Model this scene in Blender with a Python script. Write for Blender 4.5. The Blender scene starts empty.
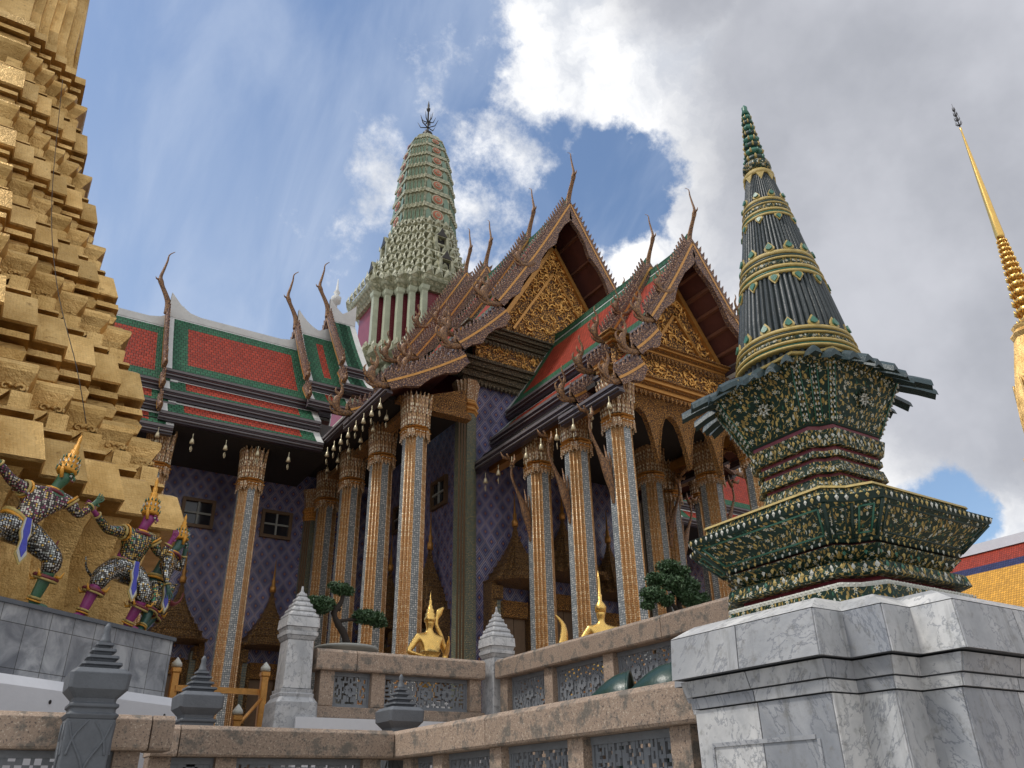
EXPO, SUNE, SKYM, CLM = 0.66, 1.4, (1.0, 1.0, 1.0), 7.3
import bpy, math, random
from math import sin, cos, pi, radians, sqrt
from mathutils import Vector, Matrix
random.seed(7)
scene = bpy.context.scene
col = scene.collection
# ------------------------------------------------------------------ camera
PIT, ROL, YAW, FPX = radians(27.348), radians(-1.146), radians(32.719), 810.75
fw = Vector((sin(YAW)*cos(PIT), cos(YAW)*cos(PIT), sin(PIT)))
rt = Vector((cos(YAW), -sin(YAW), 0)); up = rt.cross(fw)
rt, up = rt*cos(ROL)+up*sin(ROL), up*cos(ROL)-rt*sin(ROL)
cd = bpy.data.cameras.new('camera'); cam = bpy.data.objects.new('camera', cd); col.objects.link(cam)
cam.matrix_world = Matrix(((rt.x, up.x, -fw.x, 0), (rt.y, up.y, -fw.y, 0), (rt.z, up.z, -fw.z, 1.6), (0, 0, 0, 1)))
cd.sensor_width = 36; cd.lens = FPX*36/1024; cd.clip_end = 3000; cd.clip_start = .05
scene.camera = cam
scene.view_settings.view_transform = 'Standard'; scene.view_settings.look = 'None'
scene.view_settings.exposure = EXPO; scene.view_settings.gamma = 1
# ------------------------------------------------------------------ node helper
class N:
    def __init__(s, nt): s.t = nt; s.n = nt.nodes; s.l = nt.links
    def new(s, typ, **k):
        x = s.n.new(typ)
        for a, b in k.items(): setattr(x, a, b)
        return x
    def put(s, sock, v):
        if hasattr(v, 'is_output') or isinstance(v, bpy.types.NodeSocket): s.l.new(v, sock)
        elif v is not None: sock.default_value = v
    def m(s, op, a, b=None, c=None, clamp=False):
        x = s.new('ShaderNodeMath', operation=op, use_clamp=clamp)
        s.put(x.inputs[0], a); s.put(x.inputs[1], b); s.put(x.inputs[2], c); return x.outputs[0]
    def v(s, op, a, b=None, out=0):
        x = s.new('ShaderNodeVectorMath', operation=op)
        s.put(x.inputs[0], a); s.put(x.inputs[1], b)
        return x.outputs['Value'] if op in ('DOT_PRODUCT', 'LENGTH', 'DISTANCE') else x.outputs[0]
    def scale(s, a, k):
        x = s.new('ShaderNodeVectorMath', operation='SCALE'); s.put(x.inputs[0], a); s.put(x.inputs['Scale'], k); return x.outputs[0]
    def mix(s, f, a, b, bt='MIX'):
        x = s.new('ShaderNodeMix', data_type='RGBA', blend_type=bt)
        s.put(x.inputs[0], f); s.put(x.inputs[6], a if not isinstance(a, tuple) else (*a[:3], 1)); s.put(x.inputs[7], b if not isinstance(b, tuple) else (*b[:3], 1))
        return x.outputs[2]
    def noise(s, vec, sc, det=4, rough=.55, dist=0, out=0):
        x = s.new('ShaderNodeTexNoise'); s.put(x.inputs['Vector'], vec)
        x.inputs['Scale'].default_value = sc; x.inputs['Detail'].default_value = det
        x.inputs['Roughness'].default_value = rough; x.inputs['Distortion'].default_value = dist
        return x.outputs[out]
    def vor(s, vec, sc, feat='F1', out='Distance', rnd=1):
        x = s.new('ShaderNodeTexVoronoi', feature=feat); s.put(x.inputs['Vector'], vec)
        x.inputs['Scale'].default_value = sc; x.inputs['Randomness'].default_value = rnd; return x.outputs[out]
    def ramp(s, f, stops, interp='LINEAR'):
        x = s.new('ShaderNodeValToRGB'); r = x.color_ramp; r.interpolation = interp
        while len(r.elements) < len(stops): r.elements.new(.5)
        for e, (p, c) in zip(r.elements, stops):
            e.position = p; e.color = (*c[:3], 1) if isinstance(c, tuple) else (c, c, c, 1)
        s.put(x.inputs[0], f); return x.outputs[0]
    def ss(s, x, a, b):
        y = s.new('ShaderNodeMapRange', interpolation_type='SMOOTHSTEP'); s.put(y.inputs[0], x)
        y.inputs[1].default_value = a; y.inputs[2].default_value = b; return y.outputs[0]
    def xyz(s, v):
        x = s.new('ShaderNodeSeparateXYZ'); s.put(x.inputs[0], v); return x.outputs
    def comb(s, a, b, c=0.):
        x = s.new('ShaderNodeCombineXYZ'); s.put(x.inputs[0], a); s.put(x.inputs[1], b); s.put(x.inputs[2], c); return x.outputs[0]
    def uv(s): return s.new('ShaderNodeTexCoord').outputs['UV']
    def obj(s): return s.new('ShaderNodeTexCoord').outputs['Object']
    def rnd(s): return s.new('ShaderNodeAttribute', attribute_name='rnd').outputs['Fac']
    def bump(s, h, st=.5, d=.02):
        x = s.new('ShaderNodeBump'); x.inputs['Strength'].default_value = st; x.inputs['Distance'].default_value = d
        s.put(x.inputs['Height'], h); return x.outputs[0]
# ------------------------------------------------------------------ world: sky with clouds laid out by direction
SUN_EL, SUN_AZ = radians(58), radians(-75)     # azimuth from +Y towards +X
w = bpy.data.worlds.new('World'); scene.world = w; w.use_nodes = True
k = N(w.node_tree); bg = w.node_tree.nodes['Background']
sky = k.new('ShaderNodeTexSky', sky_type='NISHITA', sun_disc=False, sun_elevation=SUN_EL, sun_rotation=SUN_AZ)
sky.air_density = 1.1; sky.dust_density = .6; sky.ozone_density = 2.0
dirv = k.v('NORMALIZE', k.new('ShaderNodeTexCoord').outputs['Generated'])
def pdir(px, py): return (fw*FPX+rt*(px-512)-up*(py-384)).normalized()
warp = k.noise(dirv, 9, 8, .62, out=1)
wv = k.v('NORMALIZE', k.v('ADD', dirv, k.scale(k.v('SUBTRACT', warp, (.5, .5, .5)), .10)))
def blobs(lst, base=dirv):
    acc = None
    for px, py, rad, wt in lst:
        d = pdir(px, py) if not isinstance(px, Vector) else px.normalized()
        c = k.v('DOT_PRODUCT', base, tuple(d))
        ang = k.m('ARCCOSINE', k.m('MINIMUM', c, 1.0))
        f = k.m('MULTIPLY', k.m('SUBTRACT', 1.0, k.m('DIVIDE', ang, radians(rad))), wt)
        acc = f if acc is None else k.m('MAXIMUM', acc, f)
    return acc
CLOUDS = [(1000, 60, 23, 1.6), (800, 30, 15, 1.5), (650, 0, 10.5, 1.2), (560, 20, 5.0, .8), (545, 80, 3.6, .7), (640, 95, 4.6, .8), (800, 200, 13, 1.5), (1000, 330, 16, 1.5), (900, 290, 12, 1.2),
          (650, 285, 6.0, 1.1), (580, 290, 3.6, .9), (552, 172, 3.2, .20), (386, 178, 4.2, .27), (398, 205, 3.6, .22), (465, 200, 3.8, .27), (500, 150, 4.5, .26), (440, 270, 4.5, .20), (480, 290, 4.2, .3), (338, 230, 2.2, .10), (745, 240, 7, 1.1),
          (1010, 490, 3.2, 1.0), (1045, 470, 5, 1.0), (445, 82, 2.4, .12), (1500, 300, 28, 1.5), (-600, 700, 18, .8), (200, -1000, 26, .8), (2200, 1200, 30, 1.0),
          (Vector((0, -1, .45)), 0, 48, 1.3), (Vector((1, -.5, .4)), 0, 45, 1.3), (Vector((-1, -.5, .5)), 0, 38, 1.2), (Vector((-.2, -.3, 1)), 0, 26, 1.1)]  # unseen clouds behind the camera and overhead, added to neutralise the blue ambient light
m0 = blobs(CLOUDS, wv)
hole = blobs([(632, 188, 5.2, .98), (600, 205, 4.8, .92), (668, 200, 2.6, .7), (945, 500, 3.6, 1.0), (930, 540, 3.4, 1.0), (960, 520, 2.6, .9), (695, 262, 1.2, .4)], wv)
fine = k.noise(dirv, 16, 8, .68)
cov = k.m('ADD', m0, k.m('MULTIPLY', k.m('SUBTRACT', fine, .5), 1.0))
cov = k.m('SUBTRACT', cov, k.m('MAXIMUM', hole, 0.0))
mask = k.ss(cov, .0, .36)
# thin streaks over the blue
stv = k.new('ShaderNodeMapping'); stv.inputs['Rotation'].default_value = (0, 0, .6); stv.inputs['Scale'].default_value = (7, 1.6, 3.0)
k.put(stv.inputs[0], dirv)
stm = k.m('MULTIPLY', k.ss(k.noise(stv.outputs[0], 1.3, 6, .55, .4), .36, .8), .5)
haze = k.m('MULTIPLY', k.ss(blobs([(40, 330, 30, 1), (250, 300, 22, 1)]), 0, 1), .30)
veil = k.m('ADD', stm, haze, clamp=True)
# bright near the sunny edge, grey in the thick part
darkreg = k.ss(blobs([(1010, 140, 22, 1.3), (880, 60, 13, 1.2), (860, 280, 10, 1), (1000, 330, 13, 1), (700, -60, 8, .8), (Vector((1, -.4, .3)), 0, 30, 1), (-500, 700, 14, .5)], wv), -.05, .45)
big = k.noise(dirv, 4.5, 5, .55)
puff = k.noise(wv, 13, 6, .6)
g = k.m('ADD', k.m('MULTIPLY', k.ss(big, .32, .70), .45), k.m('MULTIPLY', puff, .28))
dark = k.mix(g, (.34, .355, .40), (.66, .67, .72))
white = k.mix(k.ss(puff, .3, .66), (.60, .63, .69), (.98, .98, .98))
cc = k.mix(darkreg, white, dark)
skyc = k.mix(1.0, sky.outputs[0], (SKYM[0], SKYM[1], SKYM[2]), 'MULTIPLY')
cloudc = k.mix(1.0, cc, (CLM, CLM, CLM), 'MULTIPLY')
skyv = k.mix(veil, skyc, (.50*CLM, .58*CLM, .73*CLM))
k.put(bg.inputs[0], k.mix(mask, skyv, cloudc)); bg.inputs[1].default_value = .1
# ------------------------------------------------------------------ sun, veiled by cloud
sd = bpy.data.lights.new('sun', 'SUN'); sd.energy = SUNE; sd.angle = radians(9); sd.color = (1, .95, .87)
sun = bpy.data.objects.new('sun', sd); col.objects.link(sun)
S = Vector((sin(SUN_AZ)*cos(SUN_EL), cos(SUN_AZ)*cos(SUN_EL), sin(SUN_EL)))
sun.rotation_euler = S.to_track_quat('Z', 'Y').to_euler(); sun.location = (0, 0, 60)
# ------------------------------------------------------------------ materials
def mat(name, fn):
    m = bpy.data.materials.new(name); m.use_nodes = True
    q = N(m.node_tree); b = m.node_tree.nodes['Principled BSDF']
    r = fn(q)
    for key, v in r.items(): q.put(b.inputs[key], (*v, 1) if isinstance(v, tuple) and len(v) == 3 and key == 'Base Color' else v)
    return m
def P(name, c, rough=.6, metal=0., var=.25, sc=6., bs=.2, bd=.01):
    def f(q):
        o = q.obj(); n = q.noise(o, sc, 6, .6); n2 = q.noise(o, sc*7, 3, .6)
        f1 = q.m('MULTIPLY_ADD', n, 2*var, 1-var); f1 = q.m('MULTIPLY', f1, q.m('MULTIPLY_ADD', n2, var, 1-var/2))
        return {'Base Color': q.mix(1.0, c, q.comb(f1, f1, f1), 'MULTIPLY'), 'Roughness': q.m('MULTIPLY_ADD', n2, .25, rough-.12), 'Metallic': metal, 'Normal': q.bump(n2, bs, bd)}
    return mat(name, f)
M = {}
def gold_leaf(q):
    o = q.obj(); n = q.noise(o, 1.6, 6, .65); n2 = q.noise(o, 9, 5, .7); n3 = q.noise(o, 45, 3, .6)
    br = q.new('ShaderNodeTexBrick', offset=0.0); q.put(br.inputs[0], q.uv()); br.inputs['Scale'].default_value = 1
    br.inputs['Brick Width'].default_value = .036; br.inputs['Row Height'].default_value = .036; br.inputs['Mortar Size'].default_value = .0016
    br.inputs['Color1'].default_value = (.75, .75, .75, 1); br.inputs['Color2'].default_value = (1.05, 1.05, 1.05, 1); br.inputs['Mortar'].default_value = (.45, .45, .45, 1)
    c = q.mix(q.ss(n, .3, .72), (.52, .32, .11), (.84, .57, .24))
    c = q.mix(q.ss(n2, .5, .72), c, (.66, .43, .17)); c = q.mix(q.m('MULTIPLY', q.ss(n2, .42, .25), .7), c, (.20, .10, .03))
    c = q.mix(.22, c, q.mix(1.0, c, br.outputs[0], 'MULTIPLY'))
    c = q.mix(1.0, c, q.mix(q.rnd(), (.72, .72, .72), (1.1, 1.1, 1.1)), 'MULTIPLY')
    return {'Base Color': c, 'Metallic': .93, 'Roughness': q.m('MULTIPLY_ADD', n2, .4, .22),
            'Normal': q.bump(q.m('ADD', q.m('ADD', q.m('MULTIPLY', n2, 1.1), q.m('MULTIPLY', n3, .35)), q.m('MULTIPLY', br.outputs['Fac'], -.03)), .7, .035)}
M['gold'] = mat('gold_leaf', gold_leaf)
def gold_carve(sc, dk=(.07, .035, .03), lt=(.72, .42, .12), metal=.55, thr=(.36, .6)):
    def f(q):
        o = q.obj()
        wv_ = q.v('ADD', o, q.scale(q.v('SUBTRACT', q.noise(o, sc*.45, 2, .5, out=1), (.5, .5, .5)), .5/sc*2.2))
        v1 = q.vor(wv_, sc, 'DISTANCE_TO_EDGE'); n = q.noise(o, sc*2.2, 4, .6, 1.2)
        h = q.m('ADD', q.m('MULTIPLY', q.ss(v1, .02, .22), .7), q.m('MULTIPLY', n, .6))
        f2 = q.ss(h, thr[0]+.1, thr[1]+.25)
        return {'Base Color': q.mix(f2, dk, q.mix(n, (lt[0]*.6, lt[1]*.55, lt[2]*.6), lt)), 'Metallic': q.m('MULTIPLY', f2, metal), 'Roughness': q.m('MULTIPLY_ADD', n, .3, .28), 'Normal': q.bump(h, 1., .06)}
    return f
M['carve'] = mat('carved_gilding', gold_carve(11, (.06, .03, .03), (.95, .52, .15), .45, (.22, .45)))
M['carve_fine'] = mat('fine_gilded_relief', gold_carve(18, (.10, .05, .03), (.80, .42, .12), .45, (.22, .45)))
M['carve_grey'] = mat('weathered_relief_mosaic', gold_carve(15, (.06, .055, .04), (.36, .28, .16), .15, (.2, .45)))
M['goldbar'] = P('gilded_moulding', (.55, .27, .07), .38, .5, .4, 9, .5, .01)
M['barge'] = mat('bargeboard_mosaic', gold_carve(13, (.10, .06, .07), (.52, .31, .18), .3, (.2, .45)))
def nagam(q):
    o = q.obj(); n = q.noise(o, 5, 6, .65); n2 = q.noise(o, 26, 4, .7)
    c = q.mix(q.ss(n2, .40, .62), (.07, .035, .025), q.mix(n, (.20, .095, .045), (.50, .27, .10)))
    return {'Base Color': c, 'Metallic': .3, 'Roughness': q.m('MULTIPLY_ADD', n2, .3, .3), 'Normal': q.bump(n2, .8, .02)}
M['naga'] = mat('weathered_gilt_finial', nagam)
M['gilt'] = P('bright_gilt_scrollwork', (.92, .52, .15), .34, .5, .35, 12, .3)
M['soffit'] = P('dark_red_soffit', (.12, .04, .03), .6, 0, .4, 3)
def purple(q):
    s = q.xyz(q.uv()); W, H = .44, .60
    a = q.m('DIVIDE', s[0], W); b = q.m('DIVIDE', s[1], H)
    p = q.m('ADD', a, b); r = q.m('SUBTRACT', a, b)
    fp = q.m('SUBTRACT', q.m('FRACT', p), .5); fr = q.m('SUBTRACT', q.m('FRACT', r), .5)
    d = q.m('MAXIMUM', q.m('ABSOLUTE', fp), q.m('ABSOLUTE', fr)); rad = q.m('SQRT', q.m('ADD', q.m('MULTIPLY', fp, fp), q.m('MULTIPLY', fr, fr)))
    n = q.noise(q.uv(), 30, 3, .6); n1 = q.noise(q.uv(), .5, 4, .6)
    d2 = q.m('ADD', d, q.m('MULTIPLY', q.m('SUBTRACT', n, .5), .06))
    c = q.ramp(q.m('MULTIPLY', d2, 2), [(0, (.30, .13, .07)), (.16, (.22, .12, .10)), (.22, (.055, .05, .14)), (.42, (.05, .045, .13)), (.50, (.24, .25, .37)), (.58, (.085, .09, .19)), (.76, (.075, .08, .165)), (.84, (.31, .32, .43)), (.92, (.20, .17, .22)), (1, (.13, .07, .10))])
    c = q.mix(q.ss(rad, .085, .05), c, (.36, .18, .07))
    wn = q.new('ShaderNodeTexWhiteNoise', noise_dimensions='2D'); q.put(wn.inputs['Vector'], q.comb(q.m('FLOOR', p), q.m('FLOOR', r)))
    c = q.mix(1.0, c, q.mix(wn.outputs['Value'], (.72, .72, .76), (1.3, 1.26, 1.2)), 'MULTIPLY')
    c = q.mix(1.0, c, q.mix(n1, (.75, .75, .8), (1.25, 1.2, 1.2)), 'MULTIPLY')
    c = q.mix(1.0, c, q.mix(n, (.6, .6, .6), (1.4, 1.4, 1.4)), 'MULTIPLY')
    return {'Base Color': c, 'Roughness': .33, 'Normal': q.bump(q.m('ADD', d, q.m('MULTIPLY', n, .3)), .5, .02)}
M['purple'] = mat('purple_lattice_mosaic', purple)
def band(c1, c2, c3, sc, metal=0.):
    def f(q):
        s = q.xyz(q.uv())
        v1 = q.vor(q.uv(), sc, rnd=.25); cc_ = q.vor(q.uv(), sc, out='Color', rnd=.25); n = q.noise(q.uv(), 4, 3)
        k1 = q.xyz(cc_)[0]
        c = q.mix(q.ss(v1, .25, .45), q.mix(q.ss(k1, .55, .6), c1, c3), c2)
        c = q.mix(1.0, c, q.mix(n, (.7, .7, .7), (1.25, 1.25, 1.25)), 'MULTIPLY')
        return {'Base Color': c, 'Metallic': metal, 'Roughness': .3, 'Normal': q.bump(v1, .6, .012)}
    return f
M['colblue'] = mat('grey_blue_glass_mosaic', band((.34, .355, .35), (.15, .17, .18), (.68, .67, .62), 17))
M['colgold'] = mat('orange_gold_glass_mosaic', band((.74, .46, .20), (.40, .20, .075), (.95, .80, .52), 20, .1))
M['capital'] = mat('lotus_capital_gilding', band((.62, .40, .19), (.27, .14, .07), (.85, .74, .52), 18, .15))
def rooft(c):
    def f(q):
        br = q.new('ShaderNodeTexBrick', offset=.5); q.put(br.inputs[0], q.uv()); br.inputs['Scale'].default_value = 1
        br.inputs['Brick Width'].default_value = .16; br.inputs['Row Height'].default_value = .18; br.inputs['Mortar Size'].default_value = .02; br.inputs['Mortar Smooth'].default_value = .6
        br.inputs['Color1'].default_value = (*[x*.82 for x in c], 1); br.inputs['Color2'].default_value = (*[min(1, x*1.2) for x in c], 1); br.inputs['Mortar'].default_value = (*[x*.42 for x in c], 1)
        n = q.noise(q.uv(), 2.5, 5, .65)
        n3 = q.noise(q.uv(), .9, 6, .7)
        row = q.m('FRACT', q.m('DIVIDE', q.xyz(q.uv())[1], .18))
        return {'Base Color': q.mix(1.0, br.outputs[0], q.mix(q.m('MULTIPLY', q.m('ADD', n, n3), .5), (.45, .45, .47), (1.5, 1.5, 1.45)), 'MULTIPLY'), 'Roughness': q.m('MULTIPLY_ADD', n, .3, .42), 'Specular IOR Level': .15, 'Normal': q.bump(q.m('ADD', q.m('MULTIPLY', row, .6), q.m('MULTIPLY', br.outputs['Fac'], -.6)), .7, .03)}
    return f
M['red'] = mat('red_roof_tiles', rooft((.31, .042, .022))); M['green'] = mat('green_roof_tiles', rooft((.032, .115, .062)))
M['yellow'] = mat('yellow_roof_tiles', rooft((.66, .33, .05))); M['bluet'] = mat('blue_roof_tiles', rooft((.03, .035, .10)))
M['white'] = P('weathered_white_plaster', (.60, .60, .58), .7, 0, .25, 2)
M['eave'] = P('dark_purple_lacquered_eave', (.045, .032, .042), .4, 0, .3, 4)
M['eavel'] = P('grey_eave_moulding', (.15, .135, .14), .45, 0, .3, 4)
def marble(q):
    o = q.obj(); r = q.rnd()
    off = q.scale(q.comb(r, q.m('MULTIPLY', r, 3.7), q.m('MULTIPLY', r, 7.3)), 9)
    p = q.v('ADD', o, off)
    vr = q.new('ShaderNodeVectorRotate', rotation_type='AXIS_ANGLE'); q.put(vr.inputs['Vector'], p); vr.inputs['Axis'].default_value = (.58, .58, .2); q.put(vr.inputs['Angle'], q.m('MULTIPLY', r, 5.0)); mp = q.new('ShaderNodeMapping'); q.put(mp.inputs[0], vr.outputs[0]); mp.inputs['Rotation'].default_value = (.35, .75, .3); mp.inputs['Scale'].default_value = (2.2, 2.2, .55)
    n = q.noise(mp.outputs[0], 3.4, 8, .62, .15); vein = q.ss(q.m('ABSOLUTE', q.m('SUBTRACT', n, .52)), .0, .022)
    n0 = q.noise(mp.outputs[0], 1.6, 5, .55, .1); c = q.mix(q.ss(q.m('ADD', q.m('MULTIPLY', n, .5), q.m('MULTIPLY', n0, .5)), .34, .66), (.33, .34, .355), (.53, .53, .53))
    c = q.mix(vein, (.25, .26, .28), c)
    c = q.mix(1.0, c, q.mix(r, (.62, .64, .68), (1.36, 1.34, 1.30)), 'MULTIPLY')
    st = q.noise(o, 14, 5, .7); c = q.mix(q.m('MULTIPLY', q.ss(st, .52, .7), .5), c, (.16, .155, .14))
    sm = q.new('ShaderNodeMapping'); q.put(sm.inputs[0], o); sm.inputs['Scale'].default_value = (11, 11, .9)
    sk = q.noise(sm.outputs[0], 1.4, 5, .65); c = q.mix(q.m('MULTIPLY', q.ss(sk, .54, .74), .45), c, (.13, .13, .12))
    return {'Base Color': c, 'Roughness': .42, 'Normal': q.bump(st, .2, .012)}
M['marble'] = mat('grey_veined_marble', marble)
def marble_tiles(q):
    br = q.new('ShaderNodeTexBrick', offset=.0); q.put(br.inputs[0], q.uv()); br.inputs['Scale'].default_value = 1
    br.inputs['Brick Width'].default_value = .28; br.inputs['Row Height'].default_value = .40; br.inputs['Mortar Size'].default_value = .004
    br.inputs['Color1'].default_value = (.20, .21, .225, 1); br.inputs['Color2'].default_value = (.30, .31, .32, 1); br.inputs['Mortar'].default_value = (.07, .07, .07, 1)
    n = q.noise(q.obj(), 3, 7, .62, 1.2)
    c = q.mix(1.0, br.outputs[0], q.mix(q.ss(n, .3, .7), (.6, .62, .66), (1.5, 1.48, 1.45)), 'MULTIPLY')
    return {'Base Color': c, 'Roughness': .45, 'Normal': q.bump(br.outputs['Fac'], -.4, .01)}
M['mtiles'] = mat('grey_marble_facing_tiles', marble_tiles)
def granite(q):
    o = q.obj(); n = q.noise(o, 3, 6, .65); sp = q.noise(o, 62, 2, .75); sp2 = q.vor(o, 130); st = q.noise(o, 6, 7, .7)
    r = q.rnd()
    c = q.mix(n, (.26, .19, .14), (.44, .33, .25)); c = q.mix(q.ss(sp, .56, .68), c, (.11, .09, .08)); c = q.mix(q.ss(sp, .42, .3), c, (.56, .47, .37))
    c = q.mix(q.m('MULTIPLY', q.ss(st, .49, .62), .75), c, (.105, .105, .095))
    c = q.mix(1.0, c, q.mix(r, (.8, .8, .8), (1.15, 1.15, 1.15)), 'MULTIPLY')
    return {'Base Color': c, 'Roughness': .85, 'Normal': q.bump(q.m('ADD', sp, q.m('MULTIPLY', st, .5)), .5, .012)}
M['granite'] = mat('stained_pink_granite', granite)
M['greystone'] = P('dark_grey_stone', (.105, .115, .13), .62, 0, .3, 8, .3)
M['lattice'] = P('grey_glazed_fretwork', (.19, .205, .225), .5, 0, .28, 7, .3)
M['whitewash'] = P('white_painted_ledge', (.62, .63, .66), .65, 0, .1, 2)
def paving(q):
    br = q.new('ShaderNodeTexBrick', offset=.5); q.put(br.inputs[0], q.obj()); br.inputs['Scale'].default_value = 1
    br.inputs['Brick Width'].default_value = .8; br.inputs['Row Height'].default_value = .5; br.inputs['Mortar Size'].default_value = .01
    br.inputs['Color1'].default_value = (.30, .28, .25, 1); br.inputs['Color2'].default_value = (.38, .36, .33, 1); br.inputs['Mortar'].default_value = (.12, .11, .10, 1)
    n = q.noise(q.obj(), 3, 6, .65)
    return {'Base Color': q.mix(1.0, br.outputs[0], q.mix(n, (.6, .6, .6), (1.2, 1.2, 1.2)), 'MULTIPLY'), 'Roughness': .8}
M['paving'] = mat('stone_paving', paving)
def floral(q, sc=58., dense=.45):
    u = q.uv()
    def layer(ang, off, s2):
        mp = q.new('ShaderNodeMapping'); q.put(mp.inputs[0], u); mp.inputs['Rotation'].default_value = (0, 0, ang); mp.inputs['Scale'].default_value = (1, .42, 1); mp.inputs['Location'].default_value = (off, off*.7, 0)
        return q.vor(mp.outputs[0], s2, rnd=.7), q.vor(mp.outputs[0], s2, out='Color', rnd=.7)
    d1, c1 = layer(.75, 0, sc); d2, c2 = layer(-.75, 3.3, sc)
    sel = q.ss(q.noise(u, sc*.5, 1, .5), .49, .51)
    d = q.mix(sel, q.comb(d1, d1, d1), q.comb(d2, d2, d2)); cc_ = q.mix(sel, c1, c2)
    r = q.xyz(cc_); dd = q.xyz(d)[0]
    n = q.noise(u, 3, 3, .6)
    uw = q.v('ADD', u, q.scale(q.v('SUBTRACT', q.noise(u, 25, 2, .5, out=1), (.5, .5, .5)), .012)); su = q.xyz(uw); CW, CHh = 6.2/sc, 4.3/sc
    iu = q.m('DIVIDE', su[0], CW); row = q.m('FLOOR', q.m('DIVIDE', su[1], CHh)); iu = q.m('ADD', iu, q.m('MULTIPLY', row, .5))
    fu = q.m('MULTIPLY', q.m('SUBTRACT', q.m('FRACT', iu), .5), CW); fv = q.m('MULTIPLY', q.m('SUBTRACT', q.m('FRACT', q.m('DIVIDE', su[1], CHh)), .5), CHh)
    rad = q.m('SQRT', q.m('ADD', q.m('MULTIPLY', fu, fu), q.m('MULTIPLY', fv, fv))); an = q.m('ARCTAN2', fv, fu); rn = q.m('MULTIPLY', rad, sc)
    fl1 = q.m('LESS_THAN', rn, q.m('MULTIPLY_ADD', q.m('COSINE', q.m('MULTIPLY', an, 6.0)), .26, .62)); ctr = q.m('LESS_THAN', rn, .26)
    gap = q.m('LESS_THAN', rn, .98)
    stem = q.m('LESS_THAN', q.m('ABSOLUTE', q.m('SUBTRACT', q.m('MULTIPLY', fv, sc), q.m('MULTIPLY', q.m('SINE', q.m('MULTIPLY', iu, 6.283)), 1.1))), .10)
    petal = q.mix(q.ss(r[0], .82, .85), q.mix(r[1], (.24, .15, .04), (.56, .40, .13)), (.56, .57, .48))
    petal = q.mix(q.ss(r[2], .80, .82), petal, (.04, .12, .07))
    c = q.mix(q.ss(dd, dense-.05, dense+.03), petal, (.010, .030, .020))
    c = q.mix(stem, c, (.30, .24, .08)); c = q.mix(gap, c, (.010, .030, .020)); c = q.mix(fl1, c, (.55, .54, .44)); c = q.mix(ctr, c, (.50, .33, .08))
    return {'Base Color': q.mix(1.0, c, q.mix(n, (.6, .6, .6), (1.15, 1.15, 1.15)), 'MULTIPLY'), 'Roughness': .45, 'Specular IOR Level': .25, 'Normal': q.bump(dd, -.6, .012)}
M['floral'] = mat('green_floral_ceramic', floral)
M['floral_s'] = mat('small_flower_ceramic', lambda q: floral(q, 74., .46))
M['dgreen'] = P('dark_green_glazed_ceramic', (.010, .032, .024), .5, 0, .4, 10, .3)
M['teal'] = P('dark_teal_tile', (.022, .044, .050), .42, 0, .45, 10, .4)
M['rib'] = P('blue_black_ribbed_tile', (.026, .036, .038), .42, 0, .4, 12, .3)
M['yband'] = P('yellow_glazed_ceramic', (.46, .34, .11), .45, 0, .45, 22, .5)
M['wband'] = P('white_glazed_ceramic', (.55, .55, .49), .4, 0, .35, 22, .4)
M['jade'] = P('jade_green_glaze', (.04, .15, .10), .32, 0, .35, 20)
M['rband'] = P('maroon_glazed_band', (.15, .018, .026), .35, 0, .4, 15)
def prangm(q):
    u = q.uv(); o = q.obj(); v1 = q.vor(q.v('MULTIPLY', u, (1, .8, 1)), 3.6, rnd=.3); n = q.noise(o, 2.5, 6, .65); n2 = q.noise(o, 12, 4, .6)
    c = q.mix(q.ss(v1, .22, .5), (.50, .48, .33), (.29, .29, .19)); c = q.mix(q.m('MULTIPLY', q.ss(n2, .52, .66), .8), c, (.14, .16, .10)); c = q.mix(q.ss(n, .6, .78), c, (.40, .35, .18))
    return {'Base Color': c, 'Roughness': .5, 'Normal': q.bump(q.m('ADD', v1, q.m('MULTIPLY', n2, .4)), .8, .09)}
M['prang'] = mat('pale_green_ceramic_relief', prangm)
M['prangd'] = P('sea_green_glaze', (.17, .25, .17), .4, 0, .35, 5)
M['prangr'] = P('orange_red_glaze', (.42, .13, .06), .45, 0, .3, 5)
def redw(q):
    u = q.uv(); v1 = q.vor(u, 7, rnd=.15); n = q.noise(q.obj(), 3, 4)
    return {'Base Color': q.mix(q.ss(v1, .14, .26), (.28, .10, .09), q.mix(n, (.18, .025, .04), (.30, .05, .07))), 'Roughness': .45}
M['redw'] = mat('red_mosaic_wall', redw)
def armour(c1, c2, c3):
    def f(q):
        o = q.obj(); v1 = q.vor(o, 42, rnd=.3); r = q.xyz(q.vor(o, 42, out='Color', rnd=.3))
        c = q.mix(q.ss(r[0], .55, .6), c1, c2); c = q.mix(q.ss(r[1], .86, .88), c, c3); c = q.mix(q.ss(v1, .38, .5), c, (.04, .035, .03))
        return {'Base Color': c, 'Metallic': .55, 'Roughness': .2, 'Normal': q.bump(v1, -.8, .008)}
    return f
M['arm_silver'] = mat('silver_mirror_mosaic', armour((.62, .62, .58), (.25, .27, .25), (.55, .35, .08)))
M['arm_gold'] = mat('gold_mirror_mosaic', armour((.60, .40, .12), (.30, .30, .26), (.05, .25, .12)))
M['arm_mix'] = mat('maroon_mirror_mosaic', armour((.55, .50, .42), (.22, .05, .10), (.60, .40, .10)))
M['skin_green'] = P('green_glazed_skin', (.045, .13, .07), .3, 0, .2, 12)
M['skin_purple'] = P('purple_glazed_skin', (.26, .035, .16), .32, 0, .2, 12)
M['skin_dark'] = P('dark_green_glazed_skin', (.03, .09, .07), .3, 0, .2, 12)
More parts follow.
